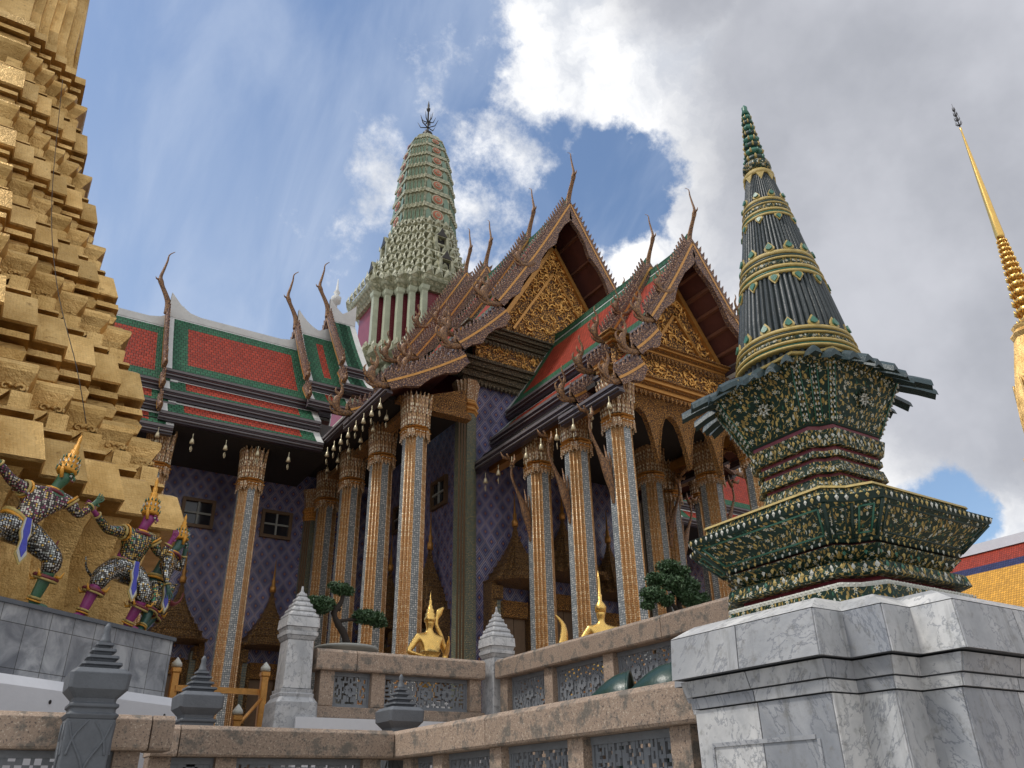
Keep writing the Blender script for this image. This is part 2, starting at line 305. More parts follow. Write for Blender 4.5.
M['orange'] = P('orange_gold_crown_glaze', (.72, .34, .04), .3, .25, .4, 30, .6)
M['blue'] = P('cobalt_mosaic', (.05, .06, .42), .3, 0, .3, 30)
M['statue'] = P('bright_gilded_statue', (.78, .50, .15), .27, .9, .3, 9, .35)
M['bark'] = P('dark_bonsai_bark', (.035, .026, .02), .9, 0, .4, 25, .8)
M['leaf'] = P('dark_green_leaves', (.04, .085, .03), .55, 0, .5, 9)
M['leafl'] = P('fresh_green_leaves', (.10, .20, .03), .55, 0, .4, 9)
M['glass'] = mat('dark_window_glass', lambda q: {'Base Color': (.02, .022, .028), 'Roughness': .08})
M['frame'] = P('gilded_brown_frame', (.14, .085, .045), .5, .2, .4, 8)
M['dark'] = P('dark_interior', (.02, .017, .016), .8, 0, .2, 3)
M['bell'] = P('gilt_and_white_bell', (.62, .54, .36), .35, .4, .3, 20)
M['greeng'] = P('dark_green_enamel', (.006, .036, .026), .35, 0, .3, 6)
M['iron'] = P('dark_iron', (.05, .045, .04), .5, .6, .3, 20)
M['pilgreen'] = mat('green_grey_mosaic_pilaster', band((.21, .21, .14), (.08, .10, .08), (.36, .28, .14), 20))
M['pot'] = P('grey_stone_pot', (.28, .29, .27), .6, 0, .25, 8)
M['doorgold'] = mat('dim_gilded_tiers', gold_carve(16, (.09, .05, .025), (.50, .29, .10), .3, (.2, .45)))
M['purlin'] = P('red_brown_rafters', (.20, .085, .05), .6, 0, .3, 6)
M['prangc'] = P('pale_green_columns', (.40, .42, .30), .5, 0, .35, 3, .5, .02)
# ------------------------------------------------------------------ mesh builder
class MB:
    def __init__(s, xf=None): s.v = []; s.f = []; s.u = []; s.mi = []; s.mats = []; s.r = []; s.xf = xf; s.cur = .5; s.sm = []
    def add(s, vs, fs, uvs, m, rnd=None, smooth=False):
        b = len(s.v); s.v += [tuple(s.xf(p)) if s.xf else tuple(p) for p in vs]
        if m not in s.mats: s.mats.append(m)
        i = s.mats.index(m)
        for f, u in zip(fs, uvs):
            s.f.append([b+j for j in f]); s.u.append(u); s.mi.append(i); s.r.append(random.random() if rnd is None else rnd); s.sm.append(smooth)
        return s
    def quad(s, a, b, c, d, m, rnd=None, uv=None):
        A, B, D = Vector(a), Vector(b), Vector(d)
        if uv is None: lu, lv = (B-A).length, (D-A).length; uv = [(0, 0), (lu, 0), (lu, lv), (0, lv)]
        return s.add([a, b, c, d], [(0, 1, 2, 3)], [uv], m, rnd)
    def box(s, x0, x1, y0, y1, z0, z1, m, rnd=None):
        if rnd is None: rnd = random.random()
        v = [(x, y, z) for z in (z0, z1) for y in (y0, y1) for x in (x0, x1)]
        F = [(0, 2, 3, 1), (4, 5, 7, 6), (0, 1, 5, 4), (1, 3, 7, 5), (3, 2, 6, 7), (2, 0, 4, 6)]
        U = []
        for q, f in enumerate(F):
            ax = (0, 1) if q < 2 else ((0, 2) if q in (2, 4) else (1, 2))
            U.append([(v[i][ax[0]], v[i][ax[1]]) for i in f])
        return s.add(v, F, U, m, rnd)
    def loft(s, rings, m, cap=(True, True), rnd=None, closed=True, smooth=False, mfun=None, vs0=0.):
        n = len(rings[0]); V = [p for r in rings for p in r]; F = []; U = []; MI = []
        vv = vs0
        for k in range(len(rings)-1):
            a, b = rings[k], rings[k+1]
            dv = max((Vector(b[0])-Vector(a[0])).length, 1e-4); ua = ub = 0
            for i in range(n if closed else n-1):
                j = (i+1) % n
                la = (Vector(a[j])-Vector(a[i])).length; lb = (Vector(b[j])-Vector(b[i])).length
                F.append((k*n+i, k*n+j, (k+1)*n+j, (k+1)*n+i)); U.append([(ua, vv), (ua+la, vv), (ua+la, vv+dv), (ua, vv+dv)]); MI.append(mfun(i) if mfun else m)
                ua += la
            vv += dv
        if closed and cap[0]: F.append(tuple(reversed(range(n)))); U.append([(rings[0][i][0], rings[0][i][1]) for i in reversed(range(n))]); MI.append(m)
        if closed and cap[1]: q = (len(rings)-1)*n; F.append(tuple(range(q, q+n))); U.append([(rings[-1][i][0], rings[-1][i][1]) for i in range(n)]); MI.append(m)
        b0 = len(s.v); s.v += [tuple(s.xf(p)) if s.xf else tuple(p) for p in V]
        fr = {}
        for f, u, mm in zip(F, U, MI):
            if mm not in s.mats: s.mats.append(mm)
            s.f.append([b0+j for j in f]); s.u.append(u); s.mi.append(s.mats.index(mm)); s.sm.append(smooth and len(f) == 4)
            s.r.append(random.random() if rnd is None else rnd)
        return s
    def lathe(s, prof, c, m, n=16, smooth=True, ang=0., sx=1., sy=1., rnd=.5, cap=(True, True)):
        return s.loft([[(c[0]+sx*r*cos(ang+2*pi*i/n), c[1]+sy*r*sin(ang+2*pi*i/n), z) for i in range(n)] for z, r in prof], m, cap=cap, smooth=smooth, rnd=rnd)
    def tube(s, path, rad, m, n=8, smooth=True, flat=1., rnd=.5):
        path = [Vector(p) for p in path]
        if not hasattr(rad, '__len__'): rad = [rad]*len(path)
        rings = []; T0 = None
        for i, p in enumerate(path):
            t = (path[min(i+1, len(path)-1)]-path[max(i-1, 0)]).normalized()
            if T0 is None:
                a = t.orthogonal().normalized() if abs(t.y) > .9 else t.cross(Vector((0, 1, 0))).normalized()
            else: a = (a-t*a.dot(t)).normalized()
            T0 = t; b = t.cross(a)
            rings.append([tuple(p+a*(rad[i]*cos(2*pi*k_/n))+b*(rad[i]*flat*sin(2*pi*k_/n))) for k_ in range(n)])
        return s.loft(rings, m, smooth=smooth, rnd=rnd)
    def plate(s, pts, thick, fr, m, rnd=.5):
        """closed 2D outline extruded; fr(a,b,t) -> 3D"""
        n = len(pts); A = [fr(a, b, -thick/2) for a, b in pts]; B = [fr(a, b, thick/2) for a, b in pts]
        V = A+B; F = [tuple(range(n)), tuple(reversed(range(n, 2*n)))]; U = [list(pts), list(reversed(pts))]
        for i in range(n):
            j = (i+1) % n; F.append((i, i+n, j+n, j)); U.append([(0, 0), (0, thick), (.1, thick), (.1, 0)])
        return s.add(V, F, U, m, rnd)
    def build(s, name, parent=None, bevel=0):
        me = bpy.data.meshes.new(name); me.from_pydata(s.v, [], s.f); me.update()
        for m in s.mats: me.materials.append(M[m])
        me.polygons.foreach_set('material_index', s.mi); me.polygons.foreach_set('use_smooth', s.sm)
        uvl = me.uv_layers.new(name='UVMap'); uvl.data.foreach_set('uv', [c for u in s.u for p in u for c in p[:2]])
        at = me.attributes.new('rnd', 'FLOAT', 'FACE'); at.data.foreach_set('value', s.r)
        o = bpy.data.objects.new(name, me); col.objects.link(o)
        if parent: o.parent = parent
        if bevel:
            b = o.modifiers.new('bevel', 'BEVEL'); b.width = bevel; b.segments = 2; b.limit_method = 'ANGLE'; b.angle_limit = radians(40)
        return o
def tag(o, label=None, cat=None, group=None, kind=None):
    if label: o['label'] = label
    if cat: o['category'] = cat
    if group: o['group'] = group
    if kind: o['kind'] = kind
    return o
def empty(name, loc, label, cat, group=None):
    o = bpy.data.objects.new(name, None); col.objects.link(o); o.location = loc; o.empty_display_size = .2
    return tag(o, label, cat, group)
def rebase(root):
    """meshes were written in world coordinates; shift so that the root sits at its base"""
    for c in root.children: c.location = Vector(c.location)-Vector(root.location)
def copy_tree(o, loc, label=None, par=None):
    c = o.copy(); col.objects.link(c); c.parent = par
    if par is None: c.location = loc
    if label: c['label'] = label
    for ch in list(o.children): copy_tree(ch, None, None, c)
    return c
def redent(w, a, n, c=(0, 0), z=0.):
    q = []; s_ = (w-a)/n
    if n == 1: i_ = lerp(a, (w+a)/2, .72); q = [(w, a), (i_, i_)]
    else:
      for i in range(n): q += [(w-i*s_, a+i*s_), (w-(i+1)*s_, a+i*s_)]
    q.append((a, w)); P_ = []
    for r in range(4):
        for x, y in q:
            for _ in range(r): x, y = -y, x
            P_.append((c[0]+x, c[1]+y, z))
    return P_
def rloft(mb, prof, c, m, af=.6, n=2, mf=None, cap=(True, True), rnd=None):
    return mb.loft([redent(wd, wd*af, n, c, z) for z, wd in prof], m, cap=cap, mfun=mf, rnd=rnd)
def lerp(a, b, t): return a+(b-a)*t
def cat(pts, k_=6):
    """Catmull-Rom through points"""
    pts = [Vector(p) for p in pts]; out = []
    for i in range(len(pts)-1):
        p0, p1, p2, p3 = pts[max(i-1, 0)], pts[i], pts[i+1], pts[min(i+2, len(pts)-1)]
        for j in range(k_):
            t = j/k_; out.append(.5*((2*p1)+(p2-p0)*t+(2*p0-5*p1+4*p2-p3)*t*t+(3*p1-p0-3*p2+p3)*t**3))
    out.append(pts[-1]); return out
# ------------------------------------------------------------------ ground and terraces
UF, LF = 2.42, 1.25      # upper and lower terrace floors
g_ = MB(); g_.quad((-900, -900, 0), (900, -900, 0), (900, 900, 0), (-900, 900, 0), 'paving'); tag(g_.build('ground'), kind='structure')
t_ = MB(); t_.box(-30, 3.66, 7.90, 30, -.2, LF, 'granite'); t_.box(3.66, 40, .5, 30, -.2, LF-.004, 'granite'); tag(t_.build('lower_terrace'), kind='structure')
t_ = MB(); t_.box(3.30, 6.04, 10.08, 48, -.1, UF, 'granite'); t_.box(6.04, 40, 4.2, 48, -.1, UF-.003, 'granite'); t_.box(-16, 3.30, 12.6, 48, -.1, UF-.006, 'granite'); tag(t_.build('upper_terrace'), kind='structure')
t_ = MB(); t_.box(3.28, 6.10, 9.86, 10.3, 2.0, 2.535, 'whitewash'); tag(t_.build('white_ledge'), 'long white painted ledge below the upper granite balustrade', 'ledge')
t_ = MB()
for i in range(5): t_.box(1.5, 3.2, 11.1+i*.3, 12.62, LF+.01, LF+.02+(i+1)*.225, 'granite')
tag(t_.build('stone_steps'), 'short flight of dark stone steps between marble pillar and golden tower base', 'steps')
# ------------------------------------------------------------------ fretwork balustrades
def fret(mb, L, H, fr, seed, th=.05, cell=.024):
    """Chinese style fretwork: a square-key maze of bars with flowers, solid frame round it"""
    nx, nz = max(8, int(round(L/cell))), max(8, int(round(H/cell))); cx, cz = L/nx, H/nz
    rr = random.Random(seed); G = [[1]*nz for _ in range(nx)]
    SH = [[(0, 0), (1, 0), (2, 0), (2, 1), (3, 1)], [(0, 0), (0, 1), (0, 2), (1, 2), (2, 2), (2, 1)], [(0, 0), (1, 0), (2, 0)], [(0, 0), (0, 1), (0, 2)], [(0, 0), (1, 0), (0, 1)], [(0, 0), (1, 0), (1, 1)], [(0, 0), (1, 0), (1, 1), (2, 1)], [(0, 0), (0, 1), (1, 1), (1, 2)], [(1, 0), (0, 1), (1, 1), (2, 1), (1, 2)],
          [(0, 0), (1, 0), (0, 1), (1, 1)], [(0, 0), (1, 0)], [(0, 0), (0, 1)], [(0, 0), (1, 0), (2, 0), (0, 1), (2, 1)], [(0, 0), (1, 0), (2, 0), (2, 1), (2, 2)], [(0, 0), (0, 1), (0, 2), (1, 2), (2, 2)]]
    for _ in range(nx*nz*3):
        sh = rr.choice(SH); i0, j0 = rr.randrange(2, max(3, nx//2+1)), rr.randrange(2, nz-2); ok = True
        for a, b in sh:
            i, j = i0+a, j0+b
            if i > nx//2 or j > nz-3 or any(G[min(nx-1, max(0, i+e))][min(nz-1, max(0, j+f))] == 0 for e in (-1, 0, 1) for f in (-1, 0, 1) if (e == 0 or f == 0)): ok = False; break
        if ok:
            for a, b in sh: G[i0+a][j0+b] = 0; G[nx-1-i0-a][j0+b] = 0
    for i in range(nx):       # merge runs into boxes
        j = 0
        while j < nz:
            if G[i][j]:
                j0 = j
                while j < nz and G[i][j]: j += 1
                a0, a1, b0, b1 = i*cx, (i+1)*cx, j0*cz, j*cz
                d = th/2 if (i < 1 or i >= nx-1) else th/2-.008-(i % 3)*.003
                v = [fr(a, b, t) for t in (-d, d) for b in (b0, b1) for a in (a0, a1)]
                mb.add(v, [(0, 2, 3, 1), (4, 5, 7, 6), (0, 1, 5, 4), (1, 3, 7, 5), (3, 2, 6, 7), (2, 0, 4, 6)], [[(0, 0)]*4]*6, 'lattice', .5)
            else: j += 1
    for b0, b1 in ((0, .035), (H-.05, H)):
        v = [fr(a, b, t) for t in (-th/2-.006, th/2+.006) for b in (b0, b1) for a in (0, L)]
        mb.add(v, [(0, 2, 3, 1), (4, 5, 7, 6), (0, 1, 5, 4), (1, 3, 7, 5), (3, 2, 6, 7), (2, 0, 4, 6)], [[(0, 0)]*4]*6, 'lattice', .5)
    for a in [L*(.5+kk*.25) for kk in (-1, 0, 1)] if L > .9 else [L*.5]:     # flowers
        for q in range(6):
            an = q*pi/3+.5; pts = [(a+.05*cos(an)+.032*cos(an+s_*.9)*1., H*.5+.05*sin(an)+.032*sin(an+s_*.9)) for s_ in (-3, -2, -1, 0, 1, 2)]
            mb.plate(pts, th+.004+.002*q, fr, 'lattice')
def balustrade(name, axis, fixed, a0, a1, ztop, zbot, posts, label, joints, ct=.25, cw=.34, rail=.14, seed=1, base=True):
    """axis 'x' runs along x at y=fixed; 'y' runs along y at x=fixed (outer face towards smaller fixed)"""
    root = empty(name, (0, 0, 0), label, 'balustrade', None)
    def W(a, b, t): return (a, fixed+cw/2+t, b) if axis == 'x' else (fixed+cw/2+t, a, b)
    def seg(mb, p0, p1, t0, t1, z0, z1, m, ch=0):
        pr = [(t0+.012, z0), (t1-.012, z0), (t1, z0+.02), (t1, z1-ch), (t1-ch, z1), (t0+ch, z1), (t0, z1-ch), (t0, z0+.02)]
        mb.loft([[W(p, z, t) for t, z in pr] for p in (p0, p1)], m, rnd=random.random())
    js = [a0]+joints+[a1]; mb = MB()
    for p, q in zip(js, js[1:]): seg(mb, p+.004, q-.004, -cw/2, cw/2, ztop-ct, ztop, 'granite', .035)
    mb.build('coping', root, .006)
    if base:
        mb = MB(); seg(mb, a0+.01, a1-.01, -cw/2+.01, cw/2-.02, zbot-rail, zbot, 'granite', .01); mb.build('base_rail', root, .006)
    for p in posts:
        mb = MB(); seg(mb, p-.09, p+.09, -.10, .10, zbot+.001, ztop-ct-.001, 'granite', .001); mb.build('post', root, .008)
    ps = posts
    for i, (p, q) in enumerate(zip(ps, ps[1:])):
        L = q-p-.18; H = ztop-ct-zbot-.004
        if L < .2: continue
        mb = MB(); fret(mb, L, H, lambda a, b, t, p=p: W(p+.09+a, zbot+.002+b, t), seed*17+i)
        mb.build('fretwork_panel', root)
    return root
balustrade('stone_balustrade', 'y', 3.62, 3.70, 8.19, 2.252, 1.45, [3.95, 5.02, 6.10, 7.10, 7.72], 'lower granite topped balustrade running from the marble pedestal to the corner newel', [6.15], seed=3)
balustrade('stone_balustrade', 'x', 7.86, 1.40, 3.615, 2.252, 1.45, [1.5, 2.05, 3.42], 'dark stained low balustrade in front of the golden gate, between two grey newels', [1.62], seed=4)
balustrade('stone_balustrade', 'x', 7.12, -3.2, 1.42, 2.252, 1.45, [-2.6, -1.3, -.1, 1.12], 'low balustrade at bottom left in front of the white ledge under the demon statues', [-1.0, 1.25], seed=5)
balustrade('stone_balustrade', 'y', 6.0, 4.70, 9.92, 3.35, 2.62, [4.9, 6.18, 7.55, 8.75, 9.80], 'upper granite balustrade with grey fretwork rising behind the two green lamp covers', [6.55], seed=6)
balustrade('stone_balustrade', 'x', 10.02, 3.52, 5.92, 3.35, 2.68, [3.70, 4.38, 5.80], 'upper balustrade with stained coping under the potted bonsai', [4.05], seed=7)
# ------------------------------------------------------------------ newels and pillars
def oct_ring(w_, c, z, ch=.28):
    k_ = w_*(1-ch); return [(c[0]+x, c[1]+y, z) for x, y in ((w_, -k_), (w_, k_), (k_, w_), (-k_, w_), (-w_, k_), (-w_, -k_), (-k_, -w_), (k_, -w_))]
def newel(x, y, top, zb, label, s=1.):
    root = empty('stone_newel', (x, y, zb), label, 'newel post', 'grey stone newels of the lower terrace'); c = (0, 0); T = top-zb
    mb = MB(); pr = [(-.67*s, .155), (-.64*s, .17), (-.625*s, .145), (-.60*s, .145), (-.59*s, .16), (-.57*s, .16), (-.56*s, .135), (-.535*s, .14), (-.475*s, .195), (-.37*s, .20), (-.335*s, .16)]
    mb.loft([oct_ring(w_, c, T+z, .13) for z, w_ in pr], 'greystone'); mb.build('cap', root, .006)
    mb = MB()
    for z0, w_ in ((-.335, .135), (-.285, .107), (-.235, .083), (-.19, .06)):
        mb.loft([oct_ring(a, c, T+z, .15) for z, a in ((z0+.001, w_-.03), (z0+.02, w_-.02), (z0+.028, w_), (z0+.046, w_-.004), (z0+.049, w_-.03))], 'greystone')
    mb.lathe([(T-.145, .05), (T-.12, .035), (T-.06, .022), (T-.03, .026), (T, .008)], c, 'greystone', 8); mb.build('finial', root)
    mb = MB(); mb.loft([oct_ring(w_, c, z, .06) for z, w_ in ((0, .165), (T-.90*s, .148), (T-.67*s, .156))], 'greystone')
    for sx, sy in ((0, -1), (0, 1), (1, 0), (-1, 0)):     # carved lotus leaf on each face
        for e in (-1, 1):
            pts = cat([(e*.135, T-.69, 0), (e*.10, T-.80, 0), (e*.03, T-.92, 0), (0, T-1.0, 0)], 4)
            mb.tube([((-sy*p.x+sx*.152), (sx*p.x+sy*.152), p.y) for p in pts], .010, 'greystone', 6)
            pts = cat([(e*.02, T-.68, 0), (e*.09, T-.78, 0), (e*.12, T-.90, 0)], 4)
            mb.tube([((-sy*p.x+sx*.152), (sx*p.x+sy*.152), p.y) for p in pts], .010, 'greystone', 6)
    mb.build('shaft', root, .005); return root
newel(.77, 6.80, 2.84, 0, 'nearest dark grey newel with carved shaft at lower left')
newel(1.83, 8.36, 2.90, LF, 'middle grey newel whose cap rests in front of the golden gate')
newel(3.86, 8.30, 2.84, LF, 'grey newel standing at the inner corner of the lower balustrade')
def mpillar(x, y, zb, zt, label, w_=.215, cap_h=.52):
    root = empty('marble_pillar', (x, y, zb), label, 'pillar', 'stepped grey marble pillars'); H = zt-zb; c = (0, 0)
    mb = MB(); pr = [(0, w_*1.5), (.30, w_*1.45), (.36, w_*1.2), (.40, w_*1.22), (.41, w_*1.12), (.45, w_*1.14), (.455, w_)]
    if H > 1.3: mb.loft([oct_ring(a, c, z, .12) for z, a in pr], 'marble', rnd=.4); mb.build('plinth', root, .004)
    mb = MB(); mb.loft([oct_ring(a, c, z, .08) for z, a in ((.46 if H > 1.3 else 0, w_), (H-cap_h-.22, w_*.94))], 'marble', rnd=.6); mb.build('shaft', root, .006)
    mb = MB(); z = H-cap_h-.219
    for i, (h, a0, a1) in enumerate(((.05, .98, 1.12), (.05, 1.16, 1.18), (.05, 1.06, 1.16), (.12, 1.22, 1.18))):
        mb.loft([oct_ring(w_*a, c, zz, .12) for zz, a in ((z, a0), (z+h-.004, a1))], 'marble', rnd=.5+.1*i); z += h
    n = 5; zz = z
    for i in range(n):
        f = 1.12-.2*i; h = (H-zz)/ (n+1)
        mb.loft([oct_ring(w_*a, c, q, .15) for q, a in ((z, f-.10), (z+h*.22, f), (z+h*.6, f-.03), (z+h*.68, f-.15), (z+h*.995, f-.19))], 'marble', rnd=.6); z += h
    mb.lathe([(z, w_*.13), (H, .012)], c, 'marble', 8); mb.build('stepped_cap', root, .003); return root
mpillar(3.30, 10.16, UF-.02, 4.10, 'tall grey marble pillar with a stepped cap left of the bonsai', .172, .46)
mpillar(6.17, 10.14, LF, 4.12, 'slim marble pillar with a beehive cap at the corner of the upper balustrades', .165, .50)
# ------------------------------------------------------------------ the temple
TX, TY = 15.6, 32.3
T = empty('temple', (TX, TY, UF), 'large purple walled temple with tiered red roofs, gilded gables and pale green tower', 'temple')
def part(mb, name, parent=None, **k_): return mb.build(name, parent or T, **k_)
# walls
mb = MB()
mb.box(12.1, 19.1, 21.6, 30, UF, 14.6, 'purple'); mb.box(-1.5, 32.7, 28.6, 36.0, UF, 14.4, 'purple'); mb.box(12.1, 19.1, 36, 43, UF, 14.4, 'purple')
part(mb, 'wall')
mb = MB(); mb.box(8.9, 22.3, 19.9, 28.55, UF+.003, 2.95, 'granite'); mb.box(-1.7, 32.9, 25.2, 29, UF+.004, 2.94, 'granite'); mb.box(12.3, 18.9, 14.4, 20, UF+.005, 2.93, 'granite'); part(mb, 'plinth')
# upper structure ceilings (keep the porticoes dark)
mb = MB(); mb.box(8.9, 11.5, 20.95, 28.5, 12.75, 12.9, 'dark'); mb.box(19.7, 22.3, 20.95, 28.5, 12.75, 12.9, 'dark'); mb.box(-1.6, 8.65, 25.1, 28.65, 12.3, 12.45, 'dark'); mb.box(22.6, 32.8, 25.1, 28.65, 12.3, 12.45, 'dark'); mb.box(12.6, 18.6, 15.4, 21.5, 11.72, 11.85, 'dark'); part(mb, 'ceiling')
# columns -------------------------------------------------
def seg_m(nn=3):
    per = 2*nn+1
    return lambda i: 'colblue' if (i % per) == per-1 else 'colgold'
def capital(H, w_):
    mb = MB()
    for z0, f in ((H-1.28, 1.12), (H-1.18, 1.2), (H-1.08, 1.12)): rloft(mb, [(z0, w_*f*.96), (z0+.03, w_*f*1.06), (z0+.06, w_*f*.96)], (0, 0), 'goldbar', .45, 3)
    rloft(mb, [(H-1.0, w_*.96), (H-.5, w_*1.0), (H-.02, w_*1.04)], (0, 0), 'capital', .45, 3)
    for ring, (zb_, h, r0, r1, n) in enumerate(((H-1.02, .60, 1.02, 1.07, 20), (H-.62, .70, 1.04, 1.17, 20), (H-1.45, .3, 1.02, 1.06, 20))):
        for i in range(n):
            a = 2*pi*(i+.5*(ring % 2))/n; sq = 1/max(abs(cos(a)), abs(sin(a)))**.55
            sgn = -1 if ring == 2 else 1
            hw = .078
            pts = []
            for t, wf in ((0, .8), (.35, 1.0), (.7, .75), (1, .04)):
                r = w_*lerp(r0, r1, t**1.6)*sq; z = zb_+(h*t if sgn > 0 else h*(1-t))
                pts.append((r, z, hw*wf))
            L_ = [(r*cos(a)-b*sin(a)*s_, r*sin(a)+b*cos(a)*s_, z) for s_ in (-1, 1) for r, z, b in pts]
            R_ = [((r+.045)*cos(a), (r+.045)*sin(a), z) for r, z, b in pts]
            V = L_[:4]+R_+L_[4:]; F = [(q, q+1, q+5, q+4) for q in (0, 1, 2)]+[(q, q+1, q+5, q+4) for q in (4, 5, 6)]
            mb.add(V, F, [[(0, q*.1), (0, q*.1+.1), (.08, q*.1+.1), (.08, q*.1)] for q in range(6)], 'capital', .5)
    return mb
def column(x, y, zt, w_=.355, zb=2.93, proto={}):
    key = (round(zt-zb, 2), w_)
    if key not in proto:
        H = zt-zb; mb = MB()
        for z0, z1, f in ((0, .22, 1.5), (.22, .34, 1.35), (.34, .42, 1.45), (.42, .6, 1.2)): rloft(mb, [(z0+.001, w_*f), (z1, w_*f*.97)], (0, 0), 'goldbar', .45, 3)
        rloft(mb, [(.6, w_*1.04), (H-1.28, w_*.97)], (0, 0), 'colgold', .36, 3, seg_m(3), cap=(False, False), rnd=.5)
        for qd in range(4):      # slender raised ribs in the redents
            for i in range(3):
                s_ = w_*.64/3; px_, py_ = w_-i*s_-.004, w_*.36+(i)*s_-.004
                for _ in range(qd): px_, py_ = -py_, px_
                mb.tube([(px_*1.02, py_*1.02, .6), (px_*.955, py_*.955, H-1.28)], .022, 'colgold', 6)
        sh = mb.build('column', T); cp = capital(H, w_).build('capital', sh); proto[key] = (sh, cp)
        sh.location = Vector((x, y, zb)); return sh
    sh, cp = proto[key]; s2 = sh.copy(); c2 = cp.copy(); col.objects.link(s2); col.objects.link(c2); c2.parent = s2; s2.location = Vector((x, y, zb)); return s2
for x, y in ((9.65, 20.5), (9.65, 22.95), (9.65, 25.5), (9.65, 27.85), (21.55, 20.5), (21.55, 22.95), (21.55, 25.5)): column(x, y, 12.75)
for x in (6.3, 3.35, .4, 25.0, 28.0): column(x, 25.95, 12.25)
for x, y in ((13, 15.05), (13, 16.92), (13, 18.85), (18.2, 15.05), (18.2, 16.92), (18.2, 18.85), (16.9, 18.2)): column(x, y, 11.7 if y < 18 or x < 16.5 or x > 17 else 11.9)
# pilasters at the wall corners
def pilaster(x, y, zt, w_=.42):
    mb = MB(); rloft(mb, [(2.9, w_*1.2), (3.4, w_*1.15)], (x, y), 'goldbar', .5, 2); rloft(mb, [(3.4, w_), (zt-1.2, w_*.97)], (x, y), 'pilgreen', .4, 3, lambda i: 'pilgreen' if i % 7 in (6, 1, 3, 5) else 'frame', rnd=.5)
    o = part(mb, 'pilaster'); c = MB()
    for i, f in enumerate((1.05, 1.18, 1.08, 1.22, 1.1)): rloft(c, [(zt-1.2+i*.1, w_*f*.95), (zt-1.15+i*.1, w_*f), (zt-1.1+i*.1, w_*f*.95)], (x, y), 'goldbar', .4, 3)
    rloft(c, [(zt-.7, w_), (zt-.3, w_*1.15), (zt, w_*1.35)], (x, y), 'capital', .4, 3); c.build('capital', o)
pilaster(11.95, 21.5, 14.3, .34); pilaster(19.25, 21.5, 14.3, .34); pilaster(9.35, 28.55, 12.2, .3); pilaster(11.9, 28.4, 12.6, .25)
# windows and doors
def window(cx, cz, fr, w_=1.12, h=1.02):
    mb = MB()
    def bx(a0, a1, b0, b1, t0, t1, m, o):
        v = [fr(a, b, t) for t in (t0, t1) for b in (b0, b1) for a in (a0, a1)]
        o.add(v, [(0, 2, 3, 1), (4, 5, 7, 6), (0, 1, 5, 4), (1, 3, 7, 5), (3, 2, 6, 7), (2, 0, 4, 6)], [[(0, 0), (.1, 0), (.1, .1), (0, .1)]]*6, m, .5)
    W2, H2 = w_/2, h/2
    bx(cx-W2, cx+W2, cz+H2-.11, cz+H2, 0, .12, 'frame', mb); bx(cx-W2, cx+W2, cz-H2, cz-H2+.11, 0, .12, 'frame', mb)
    bx(cx-W2, cx-W2+.11, cz-H2+.11, cz+H2-.11, 0, .12, 'frame', mb); bx(cx+W2-.11, cx+W2, cz-H2+.11, cz+H2-.11, 0, .12, 'frame', mb)
    bx(cx-.03, cx+.03, cz-H2+.11, cz+H2-.11, .03, .09, 'pot', mb); bx(cx-W2+.11, cx-.03, cz-.03, cz+.03, .03, .09, 'pot', mb); bx(cx+.03, cx+W2-.11, cz-.03, cz+.03, .03, .09, 'pot', mb)
    f = part(mb, 'window'); g2 = MB(); bx(cx-W2+.11, cx+W2-.11, cz-H2+.11, cz+H2-.11, .005, .02, 'glass', g2); g2.build('pane', f)
FW = lambda Y: (lambda a, b, t: (a, Y-t, b))
FS = lambda X: (lambda a, b, t: (X-t, a, b))
for cx in (8.06, 5.3, 2.5): window(cx, 10.72, FW(28.6))
for cy in (23.5, 26.6): window(cy, 11.05, FS(12.1))
